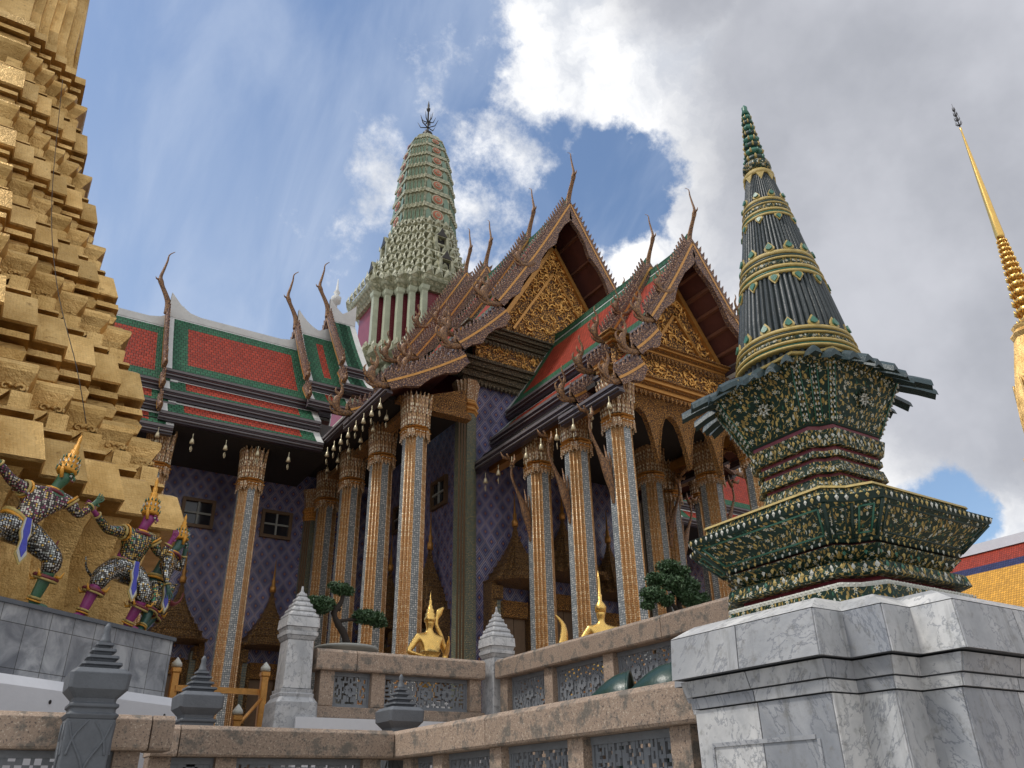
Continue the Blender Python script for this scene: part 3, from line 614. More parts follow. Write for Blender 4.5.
def doorway(cx, zt, fr, w_=1.75, zeave=6.35):
    mb = MB()
    def bx(a0, a1, b0, b1, t0, t1, m, o=None):
        v = [fr(a, b, t) for t in (t0, t1) for b in (b0, b1) for a in (a0, a1)]
        (o or mb).add(v, [(0, 2, 3, 1), (4, 5, 7, 6), (0, 1, 5, 4), (1, 3, 7, 5), (3, 2, 6, 7), (2, 0, 4, 6)], [[(a_, b_) for a_, b_ in ((0, 0), (.3, 0), (.3, 2), (0, 2))]]*6, m, .5)
    for s_ in (-1, 1):
        for i, (o_, d, m) in enumerate(((.86, .5, 'goldbar'), (.68, .40, 'pilgreen'), (.52, .28, 'goldbar'))):
            a = cx+s_*o_*w_/1.75; bx(a-.09, a+.09, 2.95, zeave-.25*i, .002, d, 'doorgold' if m == 'goldbar' else m)
        a = cx+s_*.80; bx(a-.16, a+.16, zeave-.5, zeave-.1, .001, .55, 'doorgold')
    bx(cx-.45, cx+.45, zeave-.95, zeave-.45, .001, .24, 'carve_fine')
    f = part(mb, 'doorway'); d = MB(); bx(cx-.42, cx-.01, 2.95, zeave-.951, .003, .10, 'frame', d); bx(cx+.01, cx+.42, 2.95, zeave-.951, .003, .10, 'frame', d); d.build('door_leaf', f)
    # tiered spired crown
    s2 = MB(); n = 9; H = zt-zeave
    for i in range(n):
        t = i/n; wd = (w_*.50)*(1-t)**1.9+.05; z = zeave+H*.62*(t**.9); z2 = zeave+H*.62*((i+1)/n)**.9
        R = lambda wq, zq: [fr(cx+a, zq, max(b+.28, .004)) for a, b, _ in redent(wq, wq*.6, 2)]
        s2.loft([R(wd, z), R(wd*1.06, z+(z2-z)*.3), R(wd*.86, z+(z2-z)*.45), R(wd*.82, z2)], 'doorgold')
    pr = [(zeave+H*.62, .10), (zeave+H*.68, .11), (zeave+H*.7, .06), (zeave+H*.75, .07), (zeave+H*.77, .04), (zt, .008)]
    s2.loft([[fr(cx+r*cos(q*pi/4), z, .28+r*sin(q*pi/4)) for q in range(8)] for z, r in pr], 'goldbar', smooth=True)
    s2.build('spired_crown', f)
for cx in (8.15, 5.15, 2.3): doorway(cx, 9.4, FW(28.6))
for cy in (23.6, 26.7): doorway(cy, 10.4, FS(12.1), zeave=6.9)
for cx in (13.7, 17.5): doorway(cx, 10.7, FW(21.6), 1.9, 7.6)
doorway(15.6, 11.3, FW(21.6), 2.3, 8.0)
# ------------------------------------------------------------------ roofs
def XF(axis, c):
    return (lambda s_, o_, z: (c+o_, s_, z)) if axis == 'Y' else (lambda s_, o_, z: (s_, c+o_, z))
def sag(p, q, n=6, k_=.05):
    """concave line from upper point p to lower point q"""
    L = math.hypot(q[0]-p[0], q[1]-p[1]); out = []
    for i in range(n+1):
        t = i/n; out.append((lerp(p[0], q[0], t), lerp(p[1], q[1], t)-k_*L*4*t*(1-t)*.5))
    return out
def roof(axis, c, s0, s1, tiers, dz=0, white=.3, gb=.55, sides=(-1, 1), name='roof', ridge=True):
    X = XF(axis, c)
    for sd_ in sides:
        mb = MB()
        for ti, (p, q) in enumerate(tiers):
            ev = MB()
            line = sag((p[0], p[1]+dz), (q[0], q[1]+dz)); Ls = [0]
            for a, b in zip(line, line[1:]): Ls.append(Ls[-1]+math.hypot(b[0]-a[0], b[1]-a[1]))
            Lt = Ls[-1]; wt, gt = (.22, min(.5, Lt*.16)) if ti == 0 else (.13, min(.5, Lt*.2))
            cuts = sorted({0, wt, wt+gt, Lt-gt, Lt, *Ls}); cuts = [x for x in cuts if 0 <= x <= Lt+1e-6]
            def at(l):
                for i in range(len(Ls)-1):
                    if l <= Ls[i+1]+1e-9:
                        t = (l-Ls[i])/(Ls[i+1]-Ls[i]); return (lerp(line[i][0], line[i+1][0], t), lerp(line[i][1], line[i+1][1], t))
                return line[-1]
            sc = [s0, s0+white, s0+white+gb, s1-white-gb, s1-white, s1]
            for a, b in zip(sc, sc[1:]):
                if b-a < 1e-3: continue
                for l0, l1 in zip(cuts, cuts[1:]):
                    if l1-l0 < 1e-4: continue
                    ms, ml = (a+b)/2, (l0+l1)/2
                    if ms < s0+white or ms > s1-white or ml < wt: m = 'white'
                    elif ms < s0+white+gb or ms > s1-white-gb or (ml < wt+gt and ti == 0) or ml > Lt-gt: m = 'green'
                    else: m = 'red'
                    (o0, z0), (o1, z1) = at(l0), at(l1)
                    mb.quad(X(a, sd_*o1, z1), X(b, sd_*o1, z1), X(b, sd_*o0, z0), X(a, sd_*o0, z0), m, .5, [(a, -l1), (b, -l1), (b, -l0), (a, -l0)])
            # underside and stepped fascia at the lower edge
            (o0, z0), (o1, z1) = line[0], line[-1]
            for (qa, qb) in zip(line, line[1:]):
                mb.quad(X(s0, sd_*qa[0], qa[1]-.16), X(s1, sd_*qa[0], qa[1]-.16), X(s1, sd_*qb[0], qb[1]-.16), X(s0, sd_*qb[0], qb[1]-.16), 'soffit', .5)
            if axis == 'Y' and ti == 0:
                for j in range(1, 6):
                    (o_, z_) = at(Lt*j/6); V = [X(s_, sd_*(o_+e), z_-.17-h_) for h_ in (0, .1) for e in (-.06, .06) for s_ in (s0+.02, s0+1.5)]
                    mb.add(V, [(0, 1, 3, 2), (4, 6, 7, 5), (0, 4, 5, 1), (2, 3, 7, 6), (0, 2, 6, 4), (1, 5, 7, 3)], [[(0, 0), (1, 0), (1, .1), (0, .1)]]*6, 'purlin', .5)
            for a in (s0+.002, s1-.002):
                for (qa, qb) in zip(line, line[1:]):
                    mb.quad(X(a, sd_*qa[0], qa[1]), X(a, sd_*qb[0], qb[1]), X(a, sd_*qb[0], qb[1]-.16), X(a, sd_*qa[0], qa[1]-.16), 'white', .5)
            hf = .34 if ti < len(tiers)-1 else .30
            for i, (d0, d1, h0, h1, m) in enumerate(((.02, -.16, -.02, -.10, 'eavel'), (-.02, -.2, -.10, -.20, 'eave'), (.01, -.2, -.20, -.235, 'eavel'), (-.06, -.24, -.235, -hf, 'eave'))):
                a, b = sorted((sd_*(o1+d0), sd_*(o1+d1)))
                V = [X(s_, o_, z) for z in (z1+h1, z1+h0) for o_ in (a, b) for s_ in (s0+.01, s1-.01)]
                ev.add(V, [(0, 2, 3, 1), (4, 5, 7, 6), (0, 1, 5, 4), (1, 3, 7, 5), (3, 2, 6, 7), (2, 0, 4, 6)], [[(0, 0), (1, 0), (1, .1), (0, .1)]]*6, m, .5)
            part(ev, 'eave')
        part(mb, name)
    if ridge:
        mb = MB(); z = tiers[0][0][1]+dz
        n = 14; L = s1-s0
        for k_ in range(n):     # ridge cap, swept up at both ends
            a, b = s0+L*k_/n, s0+L*(k_+1)/n
            f = (lambda s_: .16+.75*max(0, 1-min(s_-s0, s1-s_)/1.1)**2) if axis == 'X' else (lambda s_: .10+.3*max(0, 1-min(s_-s0, s1-s_)/.9)**2); rm = 'white' if axis == 'X' else 'green'
            for e in (-1, 1): mb.quad(X(a, e*.09, z-.12), X(b, e*.09, z-.12), X(b, e*.07, z+f(b)), X(a, e*.07, z+f(a)), rm, .5)
            mb.quad(X(a, -.07, z+f(a)), X(b, -.07, z+f(b)), X(b, .07, z+f(b)), X(a, .07, z+f(a)), rm, .5)
        part(mb, 'ridge_cap')
def chofa(axis, c, s_, z, out, size=1., TK=.54):
    X = XF(axis, c); o = out*size
    pts = cat([(-.02, -.45, 0), (.02, .0, 0), (.16, .35, 0), (.40, .8, 0), (.48, 1.1, 0), (.42, 1.5, 0), (.36, 1.9, 0), (.34, 2.2, 0), (.16, 2.42, 0)], 5)
    mb = MB(); n = len(pts)
    prof = lambda t: (.19*(1-t)**1.5+.045*(1-t)**.5)*TK+.012+.035*math.exp(-((t-.42)/.05)**2)
    mb.tube([X(s_+o*p.x, 0, z+size*p.y) for p in pts], [size*prof(i/(n-1)) for i in range(n)], 'naga', 8, flat=.62)
    b = pts[int(n*.42)]      # beak
    mb.tube([X(s_+o*b.x, 0, z+size*b.y), X(s_+o*(b.x+.17), 0, z+size*(b.y+.06)), X(s_+o*(b.x+.22), 0, z+size*(b.y+.15))], [.06*size, .035*size, .006], 'naga', 6)
    part(mb, 'horn_finial')
def hook(axis, c, s_, p, sd_, size=1.):
    """upturned naga head at the foot of a bargeboard"""
    X = XF(axis, c); mb = MB()
    main = cat([(-.30, .20, 0), (-.05, -.04, 0), (.26, -.13, 0), (.50, .02, 0), (.52, .30, 0), (.38, .56, 0), (.36, .80, 0), (.47, 1.05, 0), (.44, 1.22, 0)], 5); n = len(main)
    f = lambda a, b: X(s_, sd_*(p[0]+size*a), p[1]+size*b)
    mb.tube([f(q.x, q.y) for q in main], [size*(.125*(1-i/(n-1))**.8+.055*math.exp(-((i/(n-1)-.45)/.1)**2)+.012) for i in range(n)], 'naga', 8, flat=.55)
    for pp in ([(.50, .05), (.70, .12), (.78, .32), (.70, .48)], [(.15, -.10), (.42, -.20), (.66, -.14), (.74, .02)], [(.10, .0), (.12, .22), (.02, .42)], [(.40, .5), (.56, .60), (.58, .76)]):
        c_ = cat([(a, b, 0) for a, b in pp], 4); m_ = len(c_); mb.tube([f(q.x, q.y) for q in c_], [size*.085*(1-(i/(m_-1))**1.3)+.006 for i in range(m_)], 'naga', 7, flat=.5)
    part(mb, 'naga_finial')
def barge(axis, c, s_, tiers, out, dz=0, th=.16, hgt=.42, hk=1., sides=(-1, 1), wave=True, scale=1.0):
    X = XF(axis, c)
    for sd_ in sides:
        mb = MB()
        for ti, (p, q) in enumerate(tiers):
            p = (p[0], p[1]+dz); q = (q[0], q[1]+dz); ln = sag(p, q, 12, .05)
            L = math.hypot(q[0]-p[0], q[1]-p[1]); nx, nz = (p[1]-q[1])/L, (q[0]-p[0])/L     # outward normal (offset, z)
            top = [(a+nx*.16, b+nz*.16) for a, b in ln]; bot = []
            for i, (a, b) in enumerate(ln):
                t = i/12; wv_ = (.14*max(0, sin(t*pi*2*max(1, round(L/1.6))-.6)) if wave else 0)
                bot.append((a-nx*(hgt-.16+wv_), b-nz*(hgt-.16+wv_)))
            if ti == 0: top[0] = (0, top[0][1]+.1); bot[0] = (0, bot[0][1]-.15)
            for i in range(12):
                qd = [top[i], top[i+1], bot[i+1], bot[i]]
                V = [X(s_+e*th/2, sd_*a, b) for e in (-1, 1) for a, b in qd]
                mb.add(V, [(0, 1, 2, 3), (7, 6, 5, 4), (0, 4, 5, 1), (3, 2, 6, 7)], [[(i*.2, 0), (i*.2+.2, 0), (i*.2+.2, .4), (i*.2, .4)]]*4, 'barge', .5)
                # inner gilded strip, set proud
                V = [X(s_+out*(th/2+.012), sd_*a, b) for a, b in ((lerp(top[i][0], ln[i][0], .75), lerp(top[i][1], ln[i][1], .75)), (lerp(top[i+1][0], ln[i+1][0], .75), lerp(top[i+1][1], ln[i+1][1], .75)), (ln[i+1][0]-nx*.03, ln[i+1][1]-nz*.03), (ln[i][0]-nx*.03, ln[i][1]-nz*.03))]
                mb.add(V, [(0, 1, 2, 3)], [[(0, 0)]*4], 'goldbar', .5)
            nt = int(L/.19)
            for i in range(nt):         # flame teeth
                t = (i+.5)/nt; a, b = lerp(p[0], q[0], t), lerp(p[1], q[1], t)-.05*L*2*t*(1-t)
                tx, tz = (q[0]-p[0])/L, (q[1]-p[1])/L; a += nx*.15; b += nz*.15
                g2 = .25
                pts = [(a-tx*.08, b-tz*.08), (a+tx*.09, b+tz*.09), (a+nx*g2*.6-tx*.01, b+nz*g2*.6-tz*.01), (a+nx*g2*1.1-tx*.15, b+nz*g2*1.1-tz*.15), (a+nx*g2*.5-tx*.10, b+nz*g2*.5-tz*.10)]
                mb.plate(pts, .055, lambda u_, v_, w2: X(s_+w2, sd_*u_, v_), 'barge')
        part(mb, 'bargeboard')
        if wave:
            p, q = tiers[0]; t_ = .62; hook(axis, c, s_-.06, (lerp(p[0], q[0], t_), lerp(p[1], q[1], t_)-.12+dz), sd_, hk*.8)
        for ti, (p, q) in enumerate(tiers): hook(axis, c, s_, (q[0]-.02, q[1]+dz), sd_, hk*(1.0 if ti < len(tiers)-1 else .9))
BIG = [((0, 22.5), (3.35, 16.85)), ((3.05, 16.55), (4.85, 14.75)), ((4.6, 14.35), (7.25, 12.72))]
POR = [((0, 16.75), (2.05, 13.45)), ((1.85, 13.1), (2.7, 12.25)), ((2.5, 11.85), (3.42, 11.17))]
WNG = [((0, 17.75), (2.12, 14.55)), ((1.98, 14.25), (2.58, 13.6)), ((2.44, 13.25), (3.05, 12.62))]
def zs(tiers, f): return tiers
# front portico: four stepped sections, rising towards the tower
for s0, s1, dz in ((19.9, 23.2, 0), (22.75, 26.8, .25), (26.3, 28.9, .95), (28.2, 32.2, 1.75)):
    roof('Y', TX, s0, s1, [((a[0], a[1]), b) for a, b in BIG[:1]] if dz > .5 else BIG, dz)
    barge('Y', TX, s0-.02, BIG[:2] if dz > .5 else BIG, -1, dz, hk=1.05)
    chofa('Y', TX, s0, BIG[0][0][1]+dz+.25, -1, .98)
roof('Y', TX, 32.4, 44, BIG, 0)
# porch in front
for s0, s1, dz in ((14.0, 16.6, 0), (15.9, 21.55, .28)):
    roof('Y', TX, s0, s1, POR, dz, gb=.4)
    barge('Y', TX, s0-.02, POR, -1, dz, hgt=.36, hk=.85)
    chofa('Y', TX, s0, POR[0][0][1]+dz+.25, -1, .78)
# left wing and its mirror
WY = 27.9
for s0, s1, dz in ((-1.6, 3.5, -.45), (3.0, 8.3, 0), (7.75, 9.5, .8), (9.0, 10.15, 1.75)):
    tw = WNG if dz < .5 else WNG[:2]
    roof('X', WY, s0, s1, tw, dz, white=.24, gb=.5); barge('X', WY, s0-.02, tw, -1, dz, th=.11, hgt=.20, hk=.5, wave=False)
    chofa('X', WY, s0-.04, WNG[0][0][1]+dz+.42, -1, .95)
for s0, s1, dz in ((24.5, 28, 0), (27.4, 33, -.45)): roof('X', WY, s0, s1, WNG, dz, white=.24, gb=.5)
mb = MB(); mb.box(8.3, 12.1, 28.5, 36, 14.41, 15.0, 'white'); mb.box(19.2, 23, 28.5, 36, 14.41, 15.0, 'white'); part(mb, 'attic')
# ------------------------------------------------------------------ gables
def gable(Y, tiers, dz, z0, inset, m='carve', zb2=None):
    """pediment: panel inside gilded frame, standing at y=Y"""
    apex = tiers[0][0][1]+dz-inset*1.35; lo = tiers[0][1]
    sl = (tiers[0][0][1]-lo[1])/lo[0]; hw = (apex-z0)/sl
    mb = MB(); mb.plate([(-hw, z0), (hw, z0), (0, apex)], .2, lambda a, b, t: (TX+a, Y+t, b), m)
    # relief clumps
    rr = random.Random(int(Y*10))
    for i in range(int(hw*hw*38)):
        t = rr.random()**1.1; a = rr.uniform(-1, 1)*(hw*(1-t)-.12); z = z0+(apex-z0)*t
        if abs(a) > hw*(1-t)-.08: continue
        an = rr.uniform(0, 6.28); r = rr.uniform(.05, .12)
        mb.tube([(TX+a+r*1.8*cos(an+q*1.1)*(1-.2*q), Y-.12-.04*rr.random(), z+r*1.8*sin(an+q*1.1)*(1-.2*q)) for q in range(4)], [r*.34, r*.30, r*.22, .006], 'gilt', 5)
    o = part(mb, 'pediment')
    fr = MB()
    for e in (-1, 1):
        for k_, (d, w2, pr) in enumerate(((0, .16, .24), (.62, .09, .19))):
            a0, z_0, z_1 = (hw-d*1.15)*e, z0+.02, apex-d*2.1
            if k_ == 1: z_0 = z0+.12
            hw2 = hw-d*1.2
            P0 = Vector((e*hw2, 0, z_0)); P1 = Vector((0, 0, z_1)); dr = (P1-P0).normalized(); nr = Vector((-dr.z, 0, dr.x))*(-e if False else 1)
            nr = nr if nr.x*e < 0 else -nr
            V = [(TX+q.x, Y+yy, q.z) for yy in (-pr, -.05) for q in (P0, P1, P1+nr*w2, P0+nr*w2)]
            fr.add(V, [(0, 1, 2, 3), (7, 6, 5, 4), (0, 4, 5, 1), (3, 2, 6, 7)], [[(0, 0), (2, 0), (2, .1), (0, .1)]]*4, 'goldbar', .5)
    fr.build('gilded_frame', o)
    return hw
def frieze(x0, x1, Y, z0, z1):
    mb = MB(); mb.box(x0, x1, Y, Y+.2, z0, z1, 'carve'); rr = random.Random(int(Y*7)); n = int((x1-x0)*(z1-z0)*34)
    for i in range(n):
        a = rr.uniform(x0+.1, x1-.1); z = rr.uniform(z0+.1, z1-.1); an = rr.uniform(0, 6.28); r = rr.uniform(.04, .085)
        mb.tube([(a+r*1.8*cos(an+q*1.1)*(1-.2*q), Y-.02-.03*rr.random(), z+r*1.5*sin(an+q*1.1)*(1-.2*q)) for q in range(4)], [r*.4, r*.36, r*.26, .005], 'gilt', 5)
    return part(mb, 'frieze')
def cornice(x0, x1, Y, z0, z1, m, m2, teeth=True, sc=1):
    mb = MB(); H = z1-z0
    for i, (f0, f1, d, mm) in enumerate(((0, .22, .10, m2), (.22, .5, .2, m), (.5, .62, .28, m2), (.62, .86, .36, m), (.86, 1, .44, m2))):
        mb.box(x0-d, x1+d, Y-d, Y+.1, z0+H*f0, z0+H*f1-.004, mm)
    if teeth:
        n = int((x1-x0)/.16)
        for i in range(n):
            a = x0+(i+.5)*(x1-x0)/n
            mb.plate([(-.07, 0), (.07, 0), (0, -.2)], .04, lambda u_, v_, t, a=a: (a+u_, Y-.24+t, z0-.004+v_), m2)
    part(mb, 'cornice')
gable(21.25, BIG, 0, 16.75, .85)
cornice(12.2, 19.0, 21.5, 16.15, 16.72, 'carve_grey', 'carve_grey')
frieze(12.25, 18.95, 21.38, 15.32, 16.14)
cornice(11.9, 19.3, 21.55, 14.45, 15.30, 'carve_grey', 'carve_grey')
for e in (-1, 1):      # half gables over the side aisles
    for (o0, z0, o1, z1, zb_) in ((4.08, 13.75, 6.5, 12.95, 12.78),):
        mb = MB(); mb.plate([(e*o0, zb_), (e*o1, zb_), (e*o1, z1-.25), (e*o0, z0-.1)][::e], .14, lambda a, b, t: (TX+a, 20.75+t, b), 'carve_fine'); part(mb, 'side_pediment')
        mb = MB(); mb.box(min(TX+e*o0, TX+e*o1), max(TX+e*o0, TX+e*o1), 20.55, 20.9, zb_-.16, zb_-.003, 'carve_fine'); part(mb, 'beam')
for x0, x1, y0, y1 in ((9.3, 11.52, 20.35, 20.70), (19.68, 21.9, 20.35, 20.70), (9.45, 9.85, 20.76, 28), (21.35, 21.75, 20.76, 28)):
    mb = MB(); mb.box(x0, x1, y0, y1, 12.42, 12.6, 'carve_fine'); part(mb, 'beam')
# porch front
gable(15.2, POR, 0, 13.35, .45, 'carve')
cornice(13.2, 18.0, 15.2, 13.05, 13.33, 'goldbar', 'carve_fine'); frieze(13.2, 18.0, 15.12, 12.15, 13.045)
cornice(12.9, 18.3, 15.15, 11.72, 12.14, 'goldbar', 'carve_fine')
# four scalloped arches with hanging tips
def arch_panel(fr, a0, a1, n, ztop, zspring, ztip):
    mb = MB(); w_ = (a1-a0)/n; K = 10
    for i in range(n):
        c0, c1 = a0+i*w_, a0+(i+1)*w_; pts = []
        for k_ in range(K+1):
            t = k_/K; a = lerp(c0, c1, t); e = abs(2*t-1); z = zspring+(ztip-zspring)*(e**2.6); pts.append((a, z-.05*abs(sin(t*pi*6))))
        for (p, q) in zip(pts, pts[1:]):
            V = [fr(u_, v_, t) for t in (-.07, .07) for u_, v_ in (p, q, (q[0], ztop), (p[0], ztop))]
            mb.add(V, [(0, 1, 2, 3), (7, 6, 5, 4), (0, 4, 5, 1)], [[(p[0], p[1]), (q[0], q[1]), (q[0], ztop), (p[0], ztop)]]*3, 'carve_fine', .5)
        mb.tube([fr(u_, v_+.02, -.09) for u_, v_ in pts], .018, 'carve_fine', 5)
    part(mb, 'arched_valance')
arch_panel(lambda a, b, t: (a, 15.22+t, b), 13.25, 17.95, 4, 11.715, 11.25, 9.75)
arch_panel(lambda a, b, t: (18.2+t, a, b), 15.3, 18.7, 2, 11.7, 11.2, 10.1)
for x0 in (12.85, 18.05): mb = MB(); mb.box(x0, x0+.3, 15.4, 21.5, 11.3, 11.6, 'goldbar'); part(mb, 'beam')
# curved naga brackets on the porch columns
def bracket(x, y, z, sx, L=1.0):
    mb = MB(); f = lambda a, b: (x+sx*a, y, z+b)
    m1 = cat([(0, -.1, 0), (.06, .35, 0), (.20, .85, 0), (.42, 1.3, 0), (.62, 1.75, 0), (.62, 2.15, 0), (.78, 2.45, 0)], 5); n = len(m1)
    mb.tube([f(q.x, q.y) for q in m1], [.06+.09*math.exp(-((i/(n-1)-.28)/.16)**2)-.03*(i/(n-1)) for i in range(n)], 'naga', 8, flat=.7)
    for a, b, c1, d1, e, g in ((.12, .6, .0, .95, .05, 1.3), (.16, .75, .12, 1.05, .2, 1.45), (.1, .5, -.06, .75, -.05, 1.05), (.62, 2.1, .5, 2.3, .52, 2.5), (.66, 2.3, .9, 2.3, 1.0, 2.45)):
        mb.tube([f(a, b), f(c1, d1), f(e, g)], [.06, .05, .008], 'naga', 6)
    part(mb, 'naga_bracket')
for y in (15.05, 16.92, 18.85): bracket(12.66, y, 8.35, -1); bracket(18.54, y, 8.35, 1)
bracket(17.25, 18.0, 8.6, 1)
# hanging bells under the eaves
bm_ = MB(); bm_.lathe([(0, .012), (-.16, .012), (-.17, .03), (-.22, .05), (-.33, .075), (-.345, .05)], (0, 0), 'bell', 10); bm_.lathe([(-.34, .008), (-.42, .008)], (0, 0), 'iron', 5)
bm_.plate([(0, -.42), (.06, -.48), (.05, -.56), (0, -.62), (-.05, -.56), (-.06, -.48)], .012, lambda a, b, t: (a*.7-t, a*.7+t, b), 'bell')
b0 = bm_.build('bell', T); first = True
BP = [(8.38, 20.3+i*.62, 12.4) for i in range(8)]+[(-1+i*1.02, 24.85, 12.04) for i in range(9)]+[(12.2, 14.4+i*.78, 10.86) for i in range(9)]+[(8.9, 21+i*1., 12.42) for i in range(6)]
for p in BP:
    if first: b0.location = p; first = False
    else: q = b0.copy(); col.objects.link(q); q.location = p
# ------------------------------------------------------------------ the pale green tower over the crossing
def tower_of_temple():
    c = (TX-.38, TY); mb = MB(); K = 1/1.12
    def R(pr, m, mf=None, o=None): rloft(o or mb, [(z, r*K) for z, r in pr], c, m, .42, 4, mf, rnd=.5)
    R([(14, 5.0), (16.2, 5.0), (16.3, 4.9), (16.8, 4.6)], 'prang')
    wl = MB(); R([(16.8, 4.15), (18.9, 4.1)], 'redw', None, wl); R([(20.6, 3.2), (23.6, 3.15)], 'redw', None, wl); wl.build('red_wall', None).parent = T
    R([(18.8, 4.25), (19.0, 4.55), (19.15, 4.85), (19.35, 4.95), (19.4, 4.7), (19.55, 4.75), (19.6, 4.4), (19.9, 4.3), (19.95, 4.1), (20.2, 4.15), (20.25, 3.8), (20.5, 3.85), (20.6, 3.6)], 'prang')
    R([(23.5, 3.35), (23.7, 3.55), (23.85, 3.75), (24.05, 3.85), (24.1, 3.6), (24.25, 3.65), (24.3, 3.35), (24.5, 3.3)], 'prang')
    def cols(z0, z1, w2, rad):
        for i, (x, y, _) in enumerate(redent(w2*K, w2*K*.42, 4, (0, 0))):
            if i % 2: continue
            mb.loft([[(c[0]+x*1.0+a*f, TY+y*1.0+b*f, z) for a, b in ((rad, -rad), (rad, rad), (-rad, rad), (-rad, -rad))] for z, f in ((z0, 1.3), (z0+.15, 1.3), (z0+.2, .9), (z1-.3, .85), (z1-.2, 1.2), (z1, 1.35))], 'prangc', rnd=.5)
    cols(16.8, 18.9, 4.3, .19); cols(20.6, 23.6, 3.36, .155)
    # stacked tiers of leaf cornices
    z = 24.5; prof = [(24.5, 3.15), (25.2, 2.85), (25.9, 2.58), (26.6, 2.34), (27.3, 2.13), (28.0, 1.96), (28.6, 1.86)]
    for (z0, r0), (z1, r1) in zip(prof, prof[1:]):
        h = z1-z0; R([(z0, r0*.93), (z0+h*.45, r0*.90), (z0+h*.5, r0*.97), (z0+h*.62, r0*1.04), (z0+h*.78, r0*1.03), (z0+h*.8, r1*.98), (z1, r1*.95)], 'prang')
    # antefix leaves round every tier
    for (z0, r0), s_ in [((a, b), 1) for a, b in prof]+[((24.1, 3.75), 1.2), ((19.4, 4.85), 1.2), ((20.2, 4.0), 1)]:
        ring = redent(r0*K*1.03, r0*K*1.03*.42, 4, (0, 0)); n = len(ring)
        for i in range(n):
            (x0, y0, _), (x1, y1, _) = ring[i], ring[(i+1) % n]; L = math.hypot(x1-x0, y1-y0); kk = max(1, int(L/.42))
            for j in range(kk):
                t = (j+.5)/kk; x, y = lerp(x0, x1, t), lerp(y0, y1, t); ux, uy = (x1-x0)/L, (y1-y0)/L
                w2 = min(.19, L/kk*.46)*s_; h = .48*s_
                mb.add([(c[0]+x-ux*w2, TY+y-uy*w2, z0-.02), (c[0]+x+ux*w2, TY+y+uy*w2, z0-.02), (c[0]+x+ux*w2*.8+uy*.05, TY+y+uy*w2*.8-ux*.05, z0+h*.5), (c[0]+x+uy*.02, TY+y-ux*.02, z0+h), (c[0]+x-ux*w2*.8+uy*.05, TY+y-uy*w2*.8-ux*.05, z0+h*.5), (c[0]+x+uy*.14, TY+y-ux*.14, z0+h*.3)],
                       [(0, 1, 5), (1, 2, 5), (2, 3, 5), (3, 4, 5), (4, 0, 5), (0, 4, 3, 2, 1)], [[(0, 0), (.2, 0), (.1, .2)]]*5+[[(0, 0)]*5], 'prang', .5)
    part(mb, 'tower')
    # corn-cob top with coloured bands of false niches
    top = MB(); pr = [(28.6, 1.82), (30.4, 1.74), (32.0, 1.62), (33.4, 1.47), (34.6, 1.28), (35.4, 1.05), (35.9, .78), (36.3, .3)]
    def rad(z):
        for (a, r0), (b, r1) in zip(pr, pr[1:]):
            if z <= b: return lerp(r0, r1, (z-a)/(b-a))
        return .3
    rloft(top, [(z, r*K) for z, r in [(28.6+i*.33, rad(28.6+i*.33)*.97) for i in range(24)]+[(36.32, .2)]], c, 'prang', .5, 5, rnd=.5)
    o = part(top, 'tower_top')
    nb = MB(); zz = 28.8
    for b in range(7):
        h = 1.12-.06*b; r0, r1 = rad(zz), rad(zz+h)
        for e0, e1, f in ((0, .10, 1.035), (.84, 1.0, 1.04)):
            rloft(nb, [(zz+h*e0, (lerp(r0, r1, e0)*f)*K), (zz+h*e1, (lerp(r0, r1, e1)*f)*K)], c, 'prang', .5, 5, rnd=.5)
        ring0 = redent(r0*K*1.0, r0*K*.5, 5, c, zz+h*.12); ring1 = redent(lerp(r0, r1, .8)*K, lerp(r0, r1, .8)*K*.5, 5, c, zz+h*.8); n = len(ring0)
        for i in range(n):
            A, B, C_, D_ = Vector(ring0[i]), Vector(ring0[(i+1) % n]), Vector(ring1[(i+1) % n]), Vector(ring1[i]); L = (B-A).length
            nr = (B-A).cross(Vector((0, 0, 1))).normalized()*.03; main = i % 11 == 10
            kk = 1 if not main else 3
            for j in range(kk):
                t0, t1 = (j+.22)/kk, (j+.78)/kk
                a_, b_, c_, d_ = A.lerp(B, t0)+nr, A.lerp(B, t1)+nr, D_.lerp(C_, t1)+nr, D_.lerp(C_, t0)+nr
                mm = 'prangd'; top_ = (c_+d_)/2
                nb.add([a_, b_, b_.lerp(c_, .62), top_, a_.lerp(d_, .62)], [(0, 1, 2, 3, 4)], [[(0, 0)]*5], mm, .5)
                if main and j == 1:
                    ctr = (a_+b_+c_+d_)/4; u_ = (b_-a_).normalized(); v_ = (d_-a_).normalized(); rr_ = h*.27
                    for rf, mm2, of in ((1.25, 'prang', .02), (1.0, 'prangr', .05), (.6, 'prang', .08), (.4, 'prangr', .1)):
                        nb.add([ctr+nr.normalized()*of+(u_*cos(q*pi/6)+v_*sin(q*pi/6))*rr_*rf for q in range(12)], [tuple(range(12))], [[(0, 0)]*12], mm2, .5)
        zz += h
    nb.build('niche_bands', o)
